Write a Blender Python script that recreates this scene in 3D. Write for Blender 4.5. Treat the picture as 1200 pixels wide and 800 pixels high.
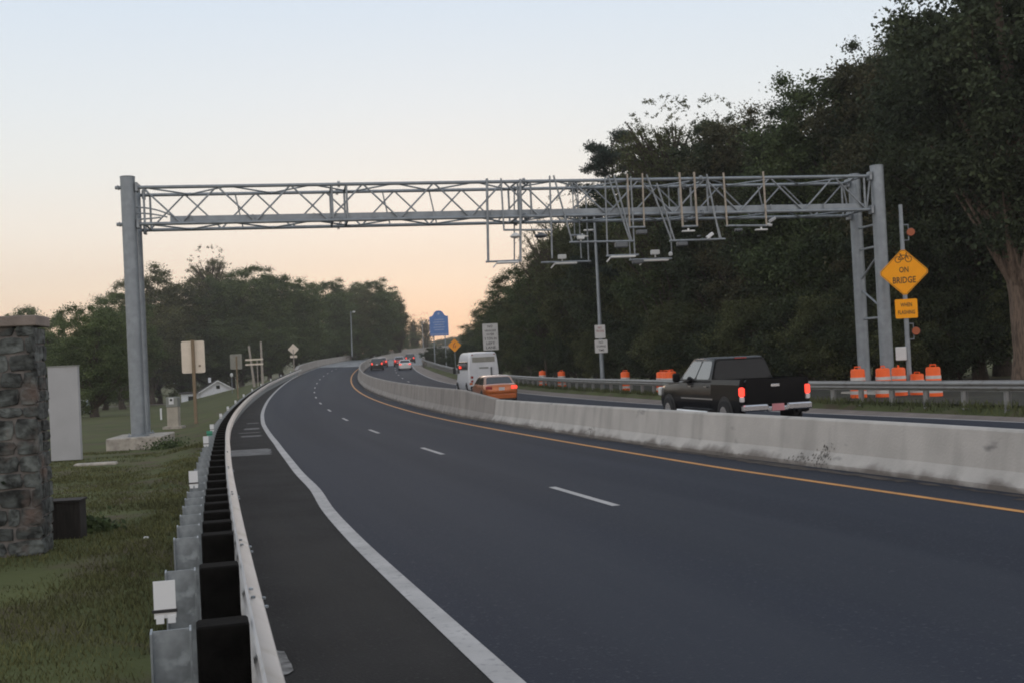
import bpy, bmesh, math, random
import numpy as np
from mathutils import Vector, Matrix
for o in list(bpy.data.objects): bpy.data.objects.remove(o, do_unlink=True)
sc = bpy.context.scene
COL = sc.collection
R = math.radians
# ------------------------------------------------------------------ camera
F, ROLL, PITCH, HC = 1331.4, 0.04833, 0.01341, 1.88482
cr, sr, cp, sp = math.cos(ROLL), math.sin(ROLL), math.cos(PITCH), math.sin(PITCH)
fwd = Vector((0, cp, sp)); upw = Vector((0, -sp, cp)); rt = Vector((1, 0, 0))
cx = rt*cr - upw*sr; cy = upw*cr + rt*sr
cam = bpy.data.cameras.new('camera'); camo = bpy.data.objects.new('camera', cam); COL.objects.link(camo)
camo.matrix_world = Matrix(((cx.x, cy.x, -fwd.x, 0), (cx.y, cy.y, -fwd.y, 0), (cx.z, cy.z, -fwd.z, HC), (0, 0, 0, 1)))
cam.sensor_width = 36; cam.lens = F/1200*36; cam.clip_start = .1; cam.clip_end = 6000
sc.camera = camo
# ------------------------------------------------------------------ world, sun, exposure
SUN_EL, SUN_AZ = 2.0, -4.0           # degrees; azimuth from +Y towards +X
w = bpy.data.worlds.new('World'); sc.world = w; w.use_nodes = True
nt = w.node_tree; nt.nodes.clear()
def N(t, **k):
    n = nt.nodes.new(t)
    for a, b in k.items(): setattr(n, a, b)
    return n
wo_ = N('ShaderNodeOutputWorld'); bg = N('ShaderNodeBackground')
sky = N('ShaderNodeTexSky', sky_type='NISHITA', sun_disc=False)
sky.sun_elevation = R(SUN_EL); sky.sun_rotation = R(SUN_AZ); sky.air_density = 1.0; sky.dust_density = 2.0; sky.ozone_density = 1.0
tc = N('ShaderNodeTexCoord'); sx = N('ShaderNodeSeparateXYZ'); nt.links.new(tc.outputs['Generated'], sx.inputs[0])
ramp = N('ShaderNodeValToRGB'); nt.links.new(sx.outputs['Z'], ramp.inputs[0])
el = ramp.color_ramp.elements
stops = [(0.0, (.90, .55, .35)), (.03, (.93, .65, .44)), (.07, (.92, .76, .60)), (.115, (.87, .80, .71)), (.165, (.78, .785, .76)),
         (.22, (.71, .755, .785)), (.31, (.60, .69, .79)), (.60, (.52, .58, .67)), (1.0, (.40, .45, .53))]
el[0].position = 0; el[0].color = (*stops[0][1], 1); el[1].position = 1; el[1].color = (*stops[-1][1], 1)
for p, c in stops[1:-1]:
    e = el.new(p); e.color = (*c, 1)
# the afterglow is strongest round the place where the sun went down
dt = N('ShaderNodeVectorMath', operation='DOT_PRODUCT'); nt.links.new(tc.outputs['Generated'], dt.inputs[0])
dt.inputs[1].default_value = (math.sin(R(SUN_AZ)), math.cos(R(SUN_AZ)), 0)
mr = N('ShaderNodeMapRange'); mr.inputs[1].default_value = -1; mr.inputs[2].default_value = 1; mr.inputs[3].default_value = .55; mr.inputs[4].default_value = 1.0
nt.links.new(dt.outputs['Value'], mr.inputs[0])
mr.inputs[3].default_value = 0
ramp2 = N('ShaderNodeValToRGB'); nt.links.new(sx.outputs['Z'], ramp2.inputs[0]); e2 = ramp2.color_ramp.elements      # the pinkish eastern sky behind the camera
e2[0].position = 0; e2[0].color = (.80, .70, .66, 1); e2[1].position = 1; e2[1].color = (.40, .45, .53, 1)
for p, c in ((.10, (1.2, 1.05, .97)), (.25, (1.18, 1.12, 1.08)), (.55, (.66, .70, .76))): e2.new(p).color = (*c, 1)
mr.inputs[1].default_value = -.35; mr.inputs[2].default_value = .85
mul = N('ShaderNodeMix', data_type='RGBA'); nt.links.new(mr.outputs[0], mul.inputs[0]); nt.links.new(ramp2.outputs[0], mul.inputs[6]); nt.links.new(ramp.outputs[0], mul.inputs[7])
sks = N('ShaderNodeVectorMath', operation='SCALE'); nt.links.new(sky.outputs[0], sks.inputs[0]); sks.inputs['Scale'].default_value = .006
add = N('ShaderNodeVectorMath', operation='ADD'); nt.links.new(mul.outputs[2], add.inputs[0]); nt.links.new(sks.outputs[0], add.inputs[1])
nt.links.new(add.outputs[0], bg.inputs[0]); bg.inputs[1].default_value = 1.18; nt.links.new(bg.outputs[0], wo_.inputs[0])
sun = bpy.data.lights.new('sun', 'SUN'); suno = bpy.data.objects.new('sun', sun); COL.objects.link(suno)
sun.energy = .25; sun.angle = R(18); sun.color = (1, .72, .5)
d_ = Vector((math.sin(R(SUN_AZ))*math.cos(R(6)), math.cos(R(SUN_AZ))*math.cos(R(6)), math.sin(R(6))))
suno.rotation_euler = d_.to_track_quat('Z', 'Y').to_euler()
vs = sc.view_settings; vs.view_transform = 'Standard'; vs.look = 'None'; vs.exposure = 0; vs.gamma = 1; vs.use_curve_mapping = False
sc.render.engine = 'CYCLES'
try:
    sc.cycles.filter_width = 1.9; sc.cycles.max_bounces = 5; sc.cycles.transparent_max_bounces = 6; sc.cycles.volume_bounces = 0
except Exception: pass
# ------------------------------------------------------------------ road geometry (measured alignment)
ks = [0, 30, 60, 100, 140, 180, 220, 260, 640]; kv = [.00154, .00098, .00087, .0012, .00101, .00062, .0006, .002, .0022]
DS = .5; S0 = -40.; TT = np.arange(S0, 620, DS); i0 = int(round(-S0/DS))
_k = np.where(TT < 0, 0, np.interp(TT, ks, kv))
TH = np.concatenate([[0], np.cumsum(_k[:-1]*DS)]); TH = TH-TH[i0]-.28518
PX = np.concatenate([[0], np.cumsum(np.sin(TH[:-1])*DS)]); PX = PX-PX[i0]+5.64449
PY = np.concatenate([[0], np.cumsum(np.cos(TH[:-1])*DS)]); PY = PY-PY[i0]
_zs = np.array([0, 60, 110, 150, 200, 260.]); _zk = np.array([0, -.63039, -.29613, .52765, 1.57974, 2.65])
def _zf(t):
    m = np.gradient(_zk, _zs); m[-1] = .021
    i = np.clip(np.searchsorted(_zs, t, side='right')-1, 0, len(_zs)-2); h = _zs[i+1]-_zs[i]; u = (t-_zs[i])/h
    v = (2*u**3-3*u**2+1)*_zk[i]+(u**3-2*u*u+u)*h*m[i]+(-2*u**3+3*u*u)*_zk[i+1]+(u**3-u*u)*h*m[i+1]
    v = np.where(t < 0, m[0]*t, v); return np.where(t > 260, 2.65+(t-260)*.021, v)
PZ = _zf(TT)
EE = np.interp(TT, [0, 100, 200], [.009, 0, .027])
def bump(s): return np.interp(s, [0, 60, 120], [.33, .3, 0])
def bumpc(s): return np.interp(s, [0, 60, 120], [.12, .14, 0])          # the far carriageway lies a little higher near the camera
def ip(s, A): return np.interp(s, TT, A)
def zroad(s, off):
    return ip(s, PZ)-ip(s, EE)*off+np.where(np.asarray(off) > 5.0, np.where(np.asarray(off) > 13.95, bump(s), bumpc(s)), 0)
def W(s, off, h=0.):
    th = ip(s, TH); return Vector((float(ip(s, PX)+off*np.cos(th)), float(ip(s, PY)-off*np.sin(th)), float(zroad(s, off)+h)))
def heading(s): return float(ip(s, TH))
def so(x, y):
    x = np.asarray(x, float).ravel(); y = np.asarray(y, float).ravel(); S = np.empty_like(x); O = np.empty_like(x)
    bx, by, bt, bth = PX[::4], PY[::4], TT[::4], TH[::4]
    for a in range(0, len(x), 4000):
        d = (x[a:a+4000, None]-bx)**2+(y[a:a+4000, None]-by)**2; i = d.argmin(1)
        dx = x[a:a+4000]-bx[i]; dy = y[a:a+4000]-by[i]; t = bth[i]
        S[a:a+4000] = bt[i]+dx*np.sin(t)+dy*np.cos(t); O[a:a+4000] = dx*np.cos(t)-dy*np.sin(t)
    return S, O
RL_S = [-40, 5, 13, 22, 28, 34, 48, 64, 87, 110, 127, 145, 162]; RL_O = [-5.24, -5.23, -5.13, -5.04, -5.01, -4.97, -4.85, -4.67, -4.42, -4.23, -3.85, -3.5, -3.4]
def offL(s): return float(np.interp(s, RL_S, RL_O))
def hL(s): return float(np.interp(s, [5, 15, 40], [.95, .88, .8]))
RR_S = [-40, 27, 55, 66, 81, 94, 141, 174, 226, 300]; RR_O = [15.6, 15.5, 16.0, 16.1, 16.1, 16.2, 16.2, 15.7, 14.3, 13.9]
def offR(s): return float(np.interp(s, RR_S, RR_O))
def edgeR(s): return float(np.interp(s, [0, 28, 36, 75, 105, 200], [13.9, 13.6, 13.3, 13.1, 12.65, 12.5]))
def terrain(x, y):
    x = np.asarray(x, float); shp = x.shape; x = x.ravel(); y = np.asarray(y, float).ravel(); s, o = so(x, y)
    s = np.clip(s, S0, 600); zc = ip(s, PZ); e = ip(s, EE)
    lawn = np.interp(y, [-40, 0, 13, 30, 42, 60, 90, 140, 200, 400, 900], [.3, .1, -.12, -.48, -.82, -.95, -1.3, -2.3, -3.7, -5.5, -6])
    oL = np.interp(s, RL_S, RL_O)
    zl = zc-e*o; d = np.maximum(0, oL-.7-o)
    left = np.maximum(lawn, zl+.03-.24*d*np.clip(d/2, .15, 1)-np.clip(d-1, 0, 1)*0)
    left = np.where(s > 205, np.minimum(left, zl-.9), left)
    zr = zc-e*np.minimum(o, 20)+bump(s); dr = np.maximum(0, o-np.interp(s, RR_S, RR_O)-1.2)
    slope = np.interp(s, [0, 90, 140, 260], [.01, .02, .16, .3])
    right = np.maximum(zr-.02-slope*dr, np.minimum(zr, -3.5)); right = np.where(s > 235, np.minimum(right, zr-.7), right)
    mid = zl-.30-np.clip((s-190)/30, 0, 1)*.8
    w1 = np.clip((oL-.25-o)/.5, 0, 1); w2 = np.clip((o-15.0)/.35, 0, 1)
    z = np.where(o < 0, mid*(1-w1)+left*w1, mid*(1-w2)+right*w2)
    f = np.clip((np.hypot(x-0, y-0)-420)/600, 0, 1); z = z*(1-f)+(-6+18*f)*f
    return z.reshape(shp)
def tz(x, y): return float(terrain(np.array([x]), np.array([y]))[0])
def ray(px, py):
    du, dv = px-600, py-400; u = du*cr-dv*sr; v = du*sr+dv*cr; up = -v/F
    return Vector((u/F, cp-up*sp, sp+up*cp))
def at(px, py, Y):
    r = ray(px, py); r = r/r.y*Y; return Vector((r.x, r.y, r.z+HC))
def gat(px, Y, py=440):
    p = at(px, py, Y); return Vector((p.x, p.y, tz(p.x, p.y)))
# ------------------------------------------------------------------ helpers
class MB:
    def __init__(s): s.v = []; s.f = []; s.uv = None
    def add(s, vs, fs):
        n = len(s.v); s.v += [tuple(v) for v in vs]; s.f += [tuple(i+n for i in f) for f in fs]; return s
    def box(s, c, d, M=None, rz=0, ch=0):
        x, y, z = d[0]/2, d[1]/2, d[2]/2
        if ch:
            k = ch; ring = [(-x+k, -y), (x-k, -y), (x, -y+k), (x, y-k), (x-k, y), (-x+k, y), (-x, y-k), (-x, -y+k)]
            inn = [(a*(x-k)/x if x > k else 0, b*(y-k)/y if y > k else 0) for a, b in ring]
            P = [(a, b, -z) for a, b in inn]+[(a, b, -z+k) for a, b in ring]+[(a, b, z-k) for a, b in ring]+[(a, b, z) for a, b in inn]
            Fs = [tuple(range(7, -1, -1)), tuple(range(24, 32))]
            for l in range(3):
                for i in range(8): j = (i+1) % 8; Fs.append((l*8+i, l*8+j, l*8+8+j, l*8+8+i))
        else:
            P = [(-x, -y, -z), (x, -y, -z), (x, y, -z), (-x, y, -z), (-x, -y, z), (x, -y, z), (x, y, z), (-x, y, z)]
            Fs = [(3, 2, 1, 0), (4, 5, 6, 7), (0, 1, 5, 4), (1, 2, 6, 5), (2, 3, 7, 6), (3, 0, 4, 7)]
        m = Matrix.Translation(c) @ (M.to_4x4() if M else Matrix.Rotation(rz, 4, 'Z'))
        return s.add([m @ Vector(p) for p in P], Fs)
    def tube(s, pts, r, n=8, caps=True):
        pts = [Vector(p) for p in pts]; rs = r if isinstance(r, (list, tuple)) else [r]*len(pts); P = []
        prev = None
        for i, p in enumerate(pts):
            t = (pts[min(i+1, len(pts)-1)]-pts[max(i-1, 0)]).normalized()
            if prev is None: a = t.orthogonal().normalized()
            else:
                a = prev-t*prev.dot(t); a = a.normalized() if a.length > 1e-4 else t.orthogonal().normalized()
            prev = a; b = t.cross(a)
            for k in range(n):
                an = 2*math.pi*k/n; P.append(p+(a*math.cos(an)+b*math.sin(an))*rs[i])
        Fs = []
        for i in range(len(pts)-1):
            for k in range(n):
                j = (k+1) % n; Fs.append((i*n+k, i*n+j, (i+1)*n+j, (i+1)*n+k))
        if caps: Fs += [tuple(range(n-1, -1, -1)), tuple(range((len(pts)-1)*n, len(pts)*n))]
        return s.add(P, Fs)
    def lathe(s, prof, c=(0, 0, 0), n=20, axis='Z'):
        P = []; c = Vector(c)
        for r, z in prof:
            for k in range(n):
                a = 2*math.pi*k/n
                q = (r*math.cos(a), r*math.sin(a), z) if axis == 'Z' else ((z, r*math.cos(a), r*math.sin(a)) if axis == 'X' else (r*math.sin(a), z, r*math.cos(a)))
                P.append(c+Vector(q))
        Fs = []
        for i in range(len(prof)-1):
            for k in range(n):
                j = (k+1) % n; Fs.append((i*n+k, i*n+j, (i+1)*n+j, (i+1)*n+k))
        Fs += [tuple(range(n-1, -1, -1)), tuple(range((len(prof)-1)*n, len(prof)*n))]
        return s.add(P, Fs)
    def prism(s, poly, y0, y1, M=None):
        n = len(poly); P = [Vector((a, y0, b)) for a, b in poly]+[Vector((a, y1, b)) for a, b in poly]
        if M: P = [M @ p for p in P]
        Fs = [tuple(range(n)), tuple(range(2*n-1, n-1, -1))]+[(i, i+n, (i+1) % n+n, (i+1) % n) for i in range(n)]
        return s.add(P, Fs)
    def sweep(s, rows, closed=False):
        n = len(rows[0]); P = [p for r in rows for p in r]; Fs = []
        for i in range(len(rows)-1):
            for k in range(n if closed else n-1):
                j = (k+1) % n; Fs.append((i*n+k, i*n+j, (i+1)*n+j, (i+1)*n+k))
        return s.add(P, Fs)
    def build(s, name, mat, parent=None, smooth=False, uv=None, fix=True, bevel=0):
        me = bpy.data.meshes.new(name); me.from_pydata(s.v, [], s.f); me.materials.append(mat)
        if uv is not None:
            l = me.uv_layers.new(name='road'); a = np.array(uv, 'f')
            idx = np.empty(len(me.loops), 'i'); me.loops.foreach_get('vertex_index', idx); l.data.foreach_set('uv', a[idx].ravel())
        if fix:
            bm = bmesh.new(); bm.from_mesh(me)
            if bevel: bmesh.ops.bevel(bm, geom=list(bm.edges), offset=bevel, segments=2, affect='EDGES')
            bmesh.ops.recalc_face_normals(bm, faces=bm.faces); bm.to_mesh(me); bm.free()
        if smooth:
            me.polygons.foreach_set('use_smooth', [True]*len(me.polygons))
            try: me.set_sharp_from_angle(angle=R(40))
            except Exception: pass
        o = bpy.data.objects.new(name, me); COL.objects.link(o)
        if parent: o.parent = parent
        return o
def tag(o, label=None, cat=None, group=None, kind=None):
    if label: o['label'] = label
    if cat: o['category'] = cat
    if group: o['group'] = group
    if kind: o['kind'] = kind
    return o
def empty(name, loc, rz=0, label=None, cat=None, group=None):
    o = bpy.data.objects.new(name, None); COL.objects.link(o); o.location = loc; o.rotation_euler = (0, 0, rz); o.empty_display_size = .2
    return tag(o, label, cat, group)
def copy_tree(o, parent=None):
    c = o.copy(); COL.objects.link(c); c.parent = parent
    for ch in list(o.children): copy_tree(ch, c)
    return c
def text_part(name, lines, mat, parent, y=-.02, width=None, squash=1.0):
    """lines: (string, x, z, height, width) laid on the local XZ plane facing -Y"""
    mb = MB()
    for st, x, z, h, wd in lines:
        cu = bpy.data.curves.new('t', 'FONT'); cu.body = st; cu.align_x = 'CENTER'; cu.align_y = 'CENTER'; cu.size = 1; cu.resolution_u = 2; cu.offset = .012
        ob = bpy.data.objects.new('t', cu); me = bpy.data.meshes.new_from_object(ob)
        co = np.array([v.co[:] for v in me.vertices]); 
        if len(co) == 0: continue
        mn, mx = co.min(0), co.max(0); k = h/(mx[1]-mn[1]); kx = (wd/(mx[0]-mn[0])) if wd else k
        P = [(x+(c[0]-(mn[0]+mx[0])/2)*kx, y, z+(c[1]-(mn[1]+mx[1])/2)*k) for c in co]
        mb.add(P, [tuple(p.vertices) for p in me.polygons]); bpy.data.objects.remove(ob); bpy.data.curves.remove(cu); bpy.data.meshes.remove(me)
    return mb.build(name, mat, parent, fix=False)
# ------------------------------------------------------------------ materials
def material(name, col, rough=.8, metal=0., var=.15, scale=3., col2=None, bump_=0., bscale=40., emit=0, coat=0, spec=.5, coords='Object', detail=6, stretch=None, island=False):
    m = bpy.data.materials.new(name); m.use_nodes = True; t = m.node_tree; b = t.nodes['Principled BSDF']
    b.inputs['Roughness'].default_value = rough; b.inputs['Metallic'].default_value = metal; b.inputs['Specular IOR Level'].default_value = spec
    b.inputs['Coat Weight'].default_value = coat
    tcn = t.nodes.new('ShaderNodeTexCoord'); no = t.nodes.new('ShaderNodeTexNoise'); no.inputs['Scale'].default_value = scale; no.inputs['Detail'].default_value = detail
    src = tcn.outputs[coords]
    if stretch:
        mp = t.nodes.new('ShaderNodeMapping'); mp.inputs['Scale'].default_value = stretch; t.links.new(src, mp.inputs[0]); src = mp.outputs[0]
    t.links.new(src, no.inputs['Vector'])
    cr_ = t.nodes.new('ShaderNodeValToRGB'); c2 = col2 or tuple(c*(1-var*1.6) for c in col); c1 = tuple(min(1, c*(1+var*.6)) for c in col) if not col2 else col
    cr_.color_ramp.elements[0].position = .33; cr_.color_ramp.elements[1].position = .67
    cr_.color_ramp.elements[0].color = (*c2, 1); cr_.color_ramp.elements[1].color = (*c1, 1)
    t.links.new(no.outputs['Fac'], cr_.inputs[0]); out = cr_.outputs[0]
    if island:
        ge = t.nodes.new('ShaderNodeNewGeometry'); hs = t.nodes.new('ShaderNodeHueSaturation'); mrn = t.nodes.new('ShaderNodeMapRange')
        mrn.inputs[3].default_value = .5; mrn.inputs[4].default_value = 1.6; t.links.new(ge.outputs['Random Per Island'], mrn.inputs[0]); t.links.new(mrn.outputs[0], hs.inputs['Value']); t.links.new(out, hs.inputs['Color']); out = hs.outputs[0]
    t.links.new(out, b.inputs['Base Color'])
    if bump_:
        n2 = t.nodes.new('ShaderNodeTexNoise'); n2.inputs['Scale'].default_value = bscale; n2.inputs['Detail'].default_value = 4; t.links.new(tcn.outputs[coords], n2.inputs['Vector'])
        bp = t.nodes.new('ShaderNodeBump'); bp.inputs['Strength'].default_value = bump_; bp.inputs['Distance'].default_value = .02
        t.links.new(n2.outputs['Fac'], bp.inputs['Height']); t.links.new(bp.outputs[0], b.inputs['Normal'])
    if emit:
        b.inputs['Emission Color'].default_value = (*col, 1); b.inputs['Emission Strength'].default_value = emit
    m['b'] = b.name
    return m
def mixin(m, col, scale, lo, hi, stretch=None, coords='Object', detail=5, rough=None):
    """lay noise-shaped patches of a second colour over a material"""
    t = m.node_tree; b = t.nodes['Principled BSDF']; old = b.inputs['Base Color'].links[0].from_socket
    tcn = t.nodes.new('ShaderNodeTexCoord'); mp = t.nodes.new('ShaderNodeMapping'); mp.inputs['Scale'].default_value = stretch or (1, 1, 1); mp.inputs['Location'].default_value = (3.1*scale, 1.7, .3)
    no = t.nodes.new('ShaderNodeTexNoise'); no.inputs['Scale'].default_value = scale; no.inputs['Detail'].default_value = detail
    t.links.new(tcn.outputs[coords], mp.inputs[0]); t.links.new(mp.outputs[0], no.inputs['Vector'])
    mr_ = t.nodes.new('ShaderNodeMapRange'); mr_.inputs[1].default_value = lo; mr_.inputs[2].default_value = hi; t.links.new(no.outputs['Fac'], mr_.inputs[0])
    mx = t.nodes.new('ShaderNodeMix'); mx.data_type = 'RGBA'; t.links.new(mr_.outputs[0], mx.inputs[0]); t.links.new(old, mx.inputs[6]); mx.inputs[7].default_value = (*col, 1)
    t.links.new(mx.outputs[2], b.inputs['Base Color']); return m
M = {}
M['asphalt'] = mixin(material('asphalt', (.023, .028, .042), .82, var=.12, scale=.5, bump_=.5, bscale=60, stretch=(1, .06, 1), coords='UV', spec=.2), (.062, .066, .078), 26, .60, .74, coords='Object', detail=2)
mixin(M['asphalt'], (.036, .041, .053), .35, .45, .75, stretch=(2.2, .05, 1), coords='UV')
M['shoulder'] = mixin(material('shoulder_asphalt', (.022, .022, .023), .9, var=.22, scale=.8, bump_=.6, bscale=50, coords='UV', spec=.15), (.05, .05, .05), 30, .60, .72, detail=2)
mixin(M['shoulder'], (.038, .036, .034), .5, .52, .8, stretch=(1.5, .15, 1), coords='UV')
M['deck'] = mixin(material('bridge_concrete', (.26, .265, .27), .85, var=.12, scale=.4, bump_=.2, coords='UV'), (.16, .165, .17), .35, .45, .7, stretch=(2, .1, 1), coords='UV')
M['tan'] = mixin(material('worn_concrete', (.20, .165, .145), .9, var=.15, scale=1.2, bump_=.4, coords='UV'), (.11, .095, .085), .6, .5, .75, stretch=(2, .15, 1), coords='UV')
M['patchc'] = material('patch_concrete', (.15, .15, .15), .9, var=.3, scale=4, bump_=.4)
M['white_paint'] = mixin(material('white_road_paint', (.44, .425, .415), .8, var=.12, scale=2, bump_=.3), (.20, .20, .205), 14, .56, .80)
M['yellow_paint'] = mixin(material('yellow_road_paint', (.60, .27, .06), .7, var=.12, scale=2, bump_=.3), (.22, .13, .06), 9, .58, .8)
def barrier_mat(name, c, dark, dirt):
    m = material(name, c, .9, var=.10, scale=1.1, bump_=.35, bscale=25)
    mixin(m, tuple(x*.62 for x in c), 1.0, .5, .8, stretch=(1.6, 1.6, .22)); mixin(m, dark, 1.7, .66, .76, stretch=(.6, .6, 1.5), detail=8)
    # dried mud splashed along the foot of the wall: uneven band held by the cast shape (UV v = height above the road)
    t = m.node_tree; b = t.nodes['Principled BSDF']; old = b.inputs['Base Color'].links[0].from_socket
    uv = t.nodes.new('ShaderNodeUVMap'); sp_ = t.nodes.new('ShaderNodeSeparateXYZ'); t.links.new(uv.outputs[0], sp_.inputs[0])
    tcn = t.nodes.new('ShaderNodeTexCoord'); no = t.nodes.new('ShaderNodeTexNoise'); no.inputs['Scale'].default_value = 1.4; no.inputs['Detail'].default_value = 8; t.links.new(tcn.outputs['Object'], no.inputs[0])
    ma = t.nodes.new('ShaderNodeMath'); ma.operation = 'MULTIPLY_ADD'; t.links.new(no.outputs['Fac'], ma.inputs[0]); ma.inputs[1].default_value = .55; t.links.new(sp_.outputs['Y'], ma.inputs[2])
    mr_ = t.nodes.new('ShaderNodeMapRange'); mr_.inputs[1].default_value = .42; mr_.inputs[2].default_value = .30; t.links.new(ma.outputs[0], mr_.inputs[0])
    mm = t.nodes.new('ShaderNodeMath'); mm.operation = 'MULTIPLY'; mm.inputs[1].default_value = .8; t.links.new(mr_.outputs[0], mm.inputs[0])
    mx = t.nodes.new('ShaderNodeMix'); mx.data_type = 'RGBA'; t.links.new(mm.outputs[0], mx.inputs[0]); t.links.new(old, mx.inputs[6]); mx.inputs[7].default_value = (*dirt, 1)
    t.links.new(mx.outputs[2], b.inputs['Base Color']); return m
M['barrier_new'] = barrier_mat('barrier_concrete_pale', (.50, .475, .44), (.17, .165, .16), (.12, .10, .085))
M['barrier_old'] = barrier_mat('barrier_concrete_grey', (.31, .285, .26), (.17, .16, .15), (.15, .13, .115))
M['footing'] = material('footing_concrete', (.42, .38, .33), .9, var=.2, scale=5, bump_=.4)
M['galv'] = mixin(material('galvanised_steel', (.29, .32, .345), .55, metal=.55, var=.10, scale=4, bump_=.05), (.235, .26, .28), 3, .45, .75, stretch=(1, 1, .3))
M['galv_d'] = material('galvanised_tube_steel', (.29, .315, .335), .55, metal=.5, var=.15, scale=6)
M['tanpipe'] = material('weathered_pipe', (.44, .38, .31), .7, metal=.2, var=.15, scale=6)  # tan pipe metal, tone varied by noise
M['rail'] = mixin(material('guardrail_steel', (.46, .45, .44), .55, metal=.35, var=.08, scale=2), (.33, .31, .28), 4, .55, .75)
M['railR'] = mixin(material('far_guardrail_steel', (.30, .30, .295), .65, metal=.35, var=.08, scale=2), (.2, .19, .17), 4, .55, .75)
M['poststeel'] = mixin(material('post_steel', (.30, .33, .35), .5, metal=.6, var=.2, scale=12), (.42, .46, .49), 14, .55, .7)
M['blackblock'] = material('black_block', (.008, .0075, .007), .95, var=.3, scale=10, bump_=.3, spec=.08)
M['white'] = material('white_plastic', (.72, .73, .74), .5, var=.05)
M['whitebox'] = material('white_enclosure', (.62, .63, .62), .6, var=.06)
M['green'] = material('green_reflector', (.05, .32, .20), .5, var=.1)
M['signwhite'] = material('white_sign_face', (.62, .61, .59), .6, var=.05)
M['signback'] = material('cream_sign_back', (.78, .68, .56), .6, var=.05, metal=0)
M['signgrey'] = material('grey_sign_back', (.30, .29, .25), .7, var=.1)
M['orange_sign'] = material('orange_sign_face', (1.0, .38, .0), .45, var=.03, spec=.3)
M['yellow_sign'] = material('amber_sign_face', (1.0, .36, .01), .5, var=.04)
M['black'] = material('black_ink', (.02, .02, .02), .7, var=.1)
M['redink'] = material('red_ink', (.35, .06, .06), .7, var=.1)
M['blue'] = material('blue_sign_face', (.11, .22, .50), .6, var=.08)
M['blue_pale'] = material('pale_sign_lettering', (.36, .42, .58), .6, var=.08)
M['orange_drum'] = material('orange_drum_plastic', (1.0, .135, .015), .45, var=.07, spec=.4)
M['drum_white'] = material('white_reflective_band', (.62, .58, .55), .5, var=.1)
M['wood'] = material('weathered_wood', (.26, .19, .12), .85, var=.2, scale=4, stretch=(6, 6, .6), bump_=.3)
M['wood_grey'] = material('grey_utility_wood', (.42, .37, .32), .9, var=.2, scale=4, stretch=(6, 6, .6))
M['dkbrown'] = material('dark_stained_board', (.022, .018, .016), .9, var=.4, scale=6, stretch=(5, 5, .7))
M['panelgrey'] = mixin(material('grey_painted_panel', (.40, .40, .41), .7, var=.05, scale=1.5), (.34, .34, .345), .8, .5, .75)
M['bark'] = material('bark', (.075, .058, .045), .95, var=.35, scale=5, stretch=(4, 4, .5), bump_=.8, bscale=14)
M['bark_pale'] = material('pale_bark', (.16, .115, .085), .95, var=.35, scale=5, stretch=(4, 4, .5), bump_=.8, bscale=14)
M['mortar'] = material('mortar', (.17, .155, .145), .95, var=.2, scale=8, bump_=.5)
M['stone'] = mixin(material('field_stone', (.078, .086, .082), .85, var=.55, scale=9, bump_=.8, bscale=12, island=True), (.12, .085, .07), 2.2, .55, .72)
M['capstone'] = material('cap_stone', (.24, .20, .175), .9, var=.15, scale=4, bump_=.4)
M['tyre'] = material('tyre_rubber', (.014, .014, .015), .8, var=.2)
M['chrome'] = material('chrome', (.68, .68, .70), .22, metal=1, var=.03)
M['alloy'] = material('alloy_rim', (.5, .5, .52), .35, metal=.8, var=.05)
M['glass'] = material('dark_glass', (.012, .014, .016), .06, var=.05, spec=.9, coat=.5)
M['glass_sky'] = material('window_glass', (.03, .035, .04), .04, var=.05, spec=1.0, coat=1.0)
M['tinted'] = material('tinted_glass', (.012, .013, .015), .25, var=.05, spec=.25)
M['trim'] = material('black_trim', (.02, .02, .021), .6, var=.1)
M['lens'] = material('red_lens', (.30, .015, .012), .25, var=.05, coat=.5)
M['lit'] = material('lit_tail_lamp', (1.0, .06, .035), .3, var=.02, emit=1.5)
M['amber'] = material('amber_lens', (.35, .08, .02), .4, var=.05)
M['plate'] = material('licence_plate', (.62, .58, .58), .5, var=.05)
M['platered'] = material('pink_licence_plate', (.55, .22, .24), .5, var=.08)
M['siding'] = material('white_siding', (.72, .74, .78), .8, var=.05, scale=2)
M['roofing'] = material('shingle_roof', (.075, .068, .066), .9, var=.2, scale=3)
M['concrete_box'] = material('beige_cabinet', (.42, .38, .32), .8, var=.1)
M['cabgrey'] = material('grey_cabinet_metal', (.24, .25, .23), .6, var=.1)
M['litter'] = material('litter', (.6, .6, .58), .7, var=.1)
M['light_face'] = material('pale_lamp_housing', (.66, .66, .64), .5, var=.05)
M['dark_cam'] = material('grey_camera_housing', (.11, .12, .13), .5, var=.1)
M['rust'] = material('dark_red_housing', (.07, .03, .025), .7, var=.3)
def paint(name, c, met=.2): return material(name, c, .28, metal=met, var=.04, coat=.8)
M['tar'] = material('tar_stain', (.24, .225, .205), .95, var=.4, scale=20)
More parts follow.
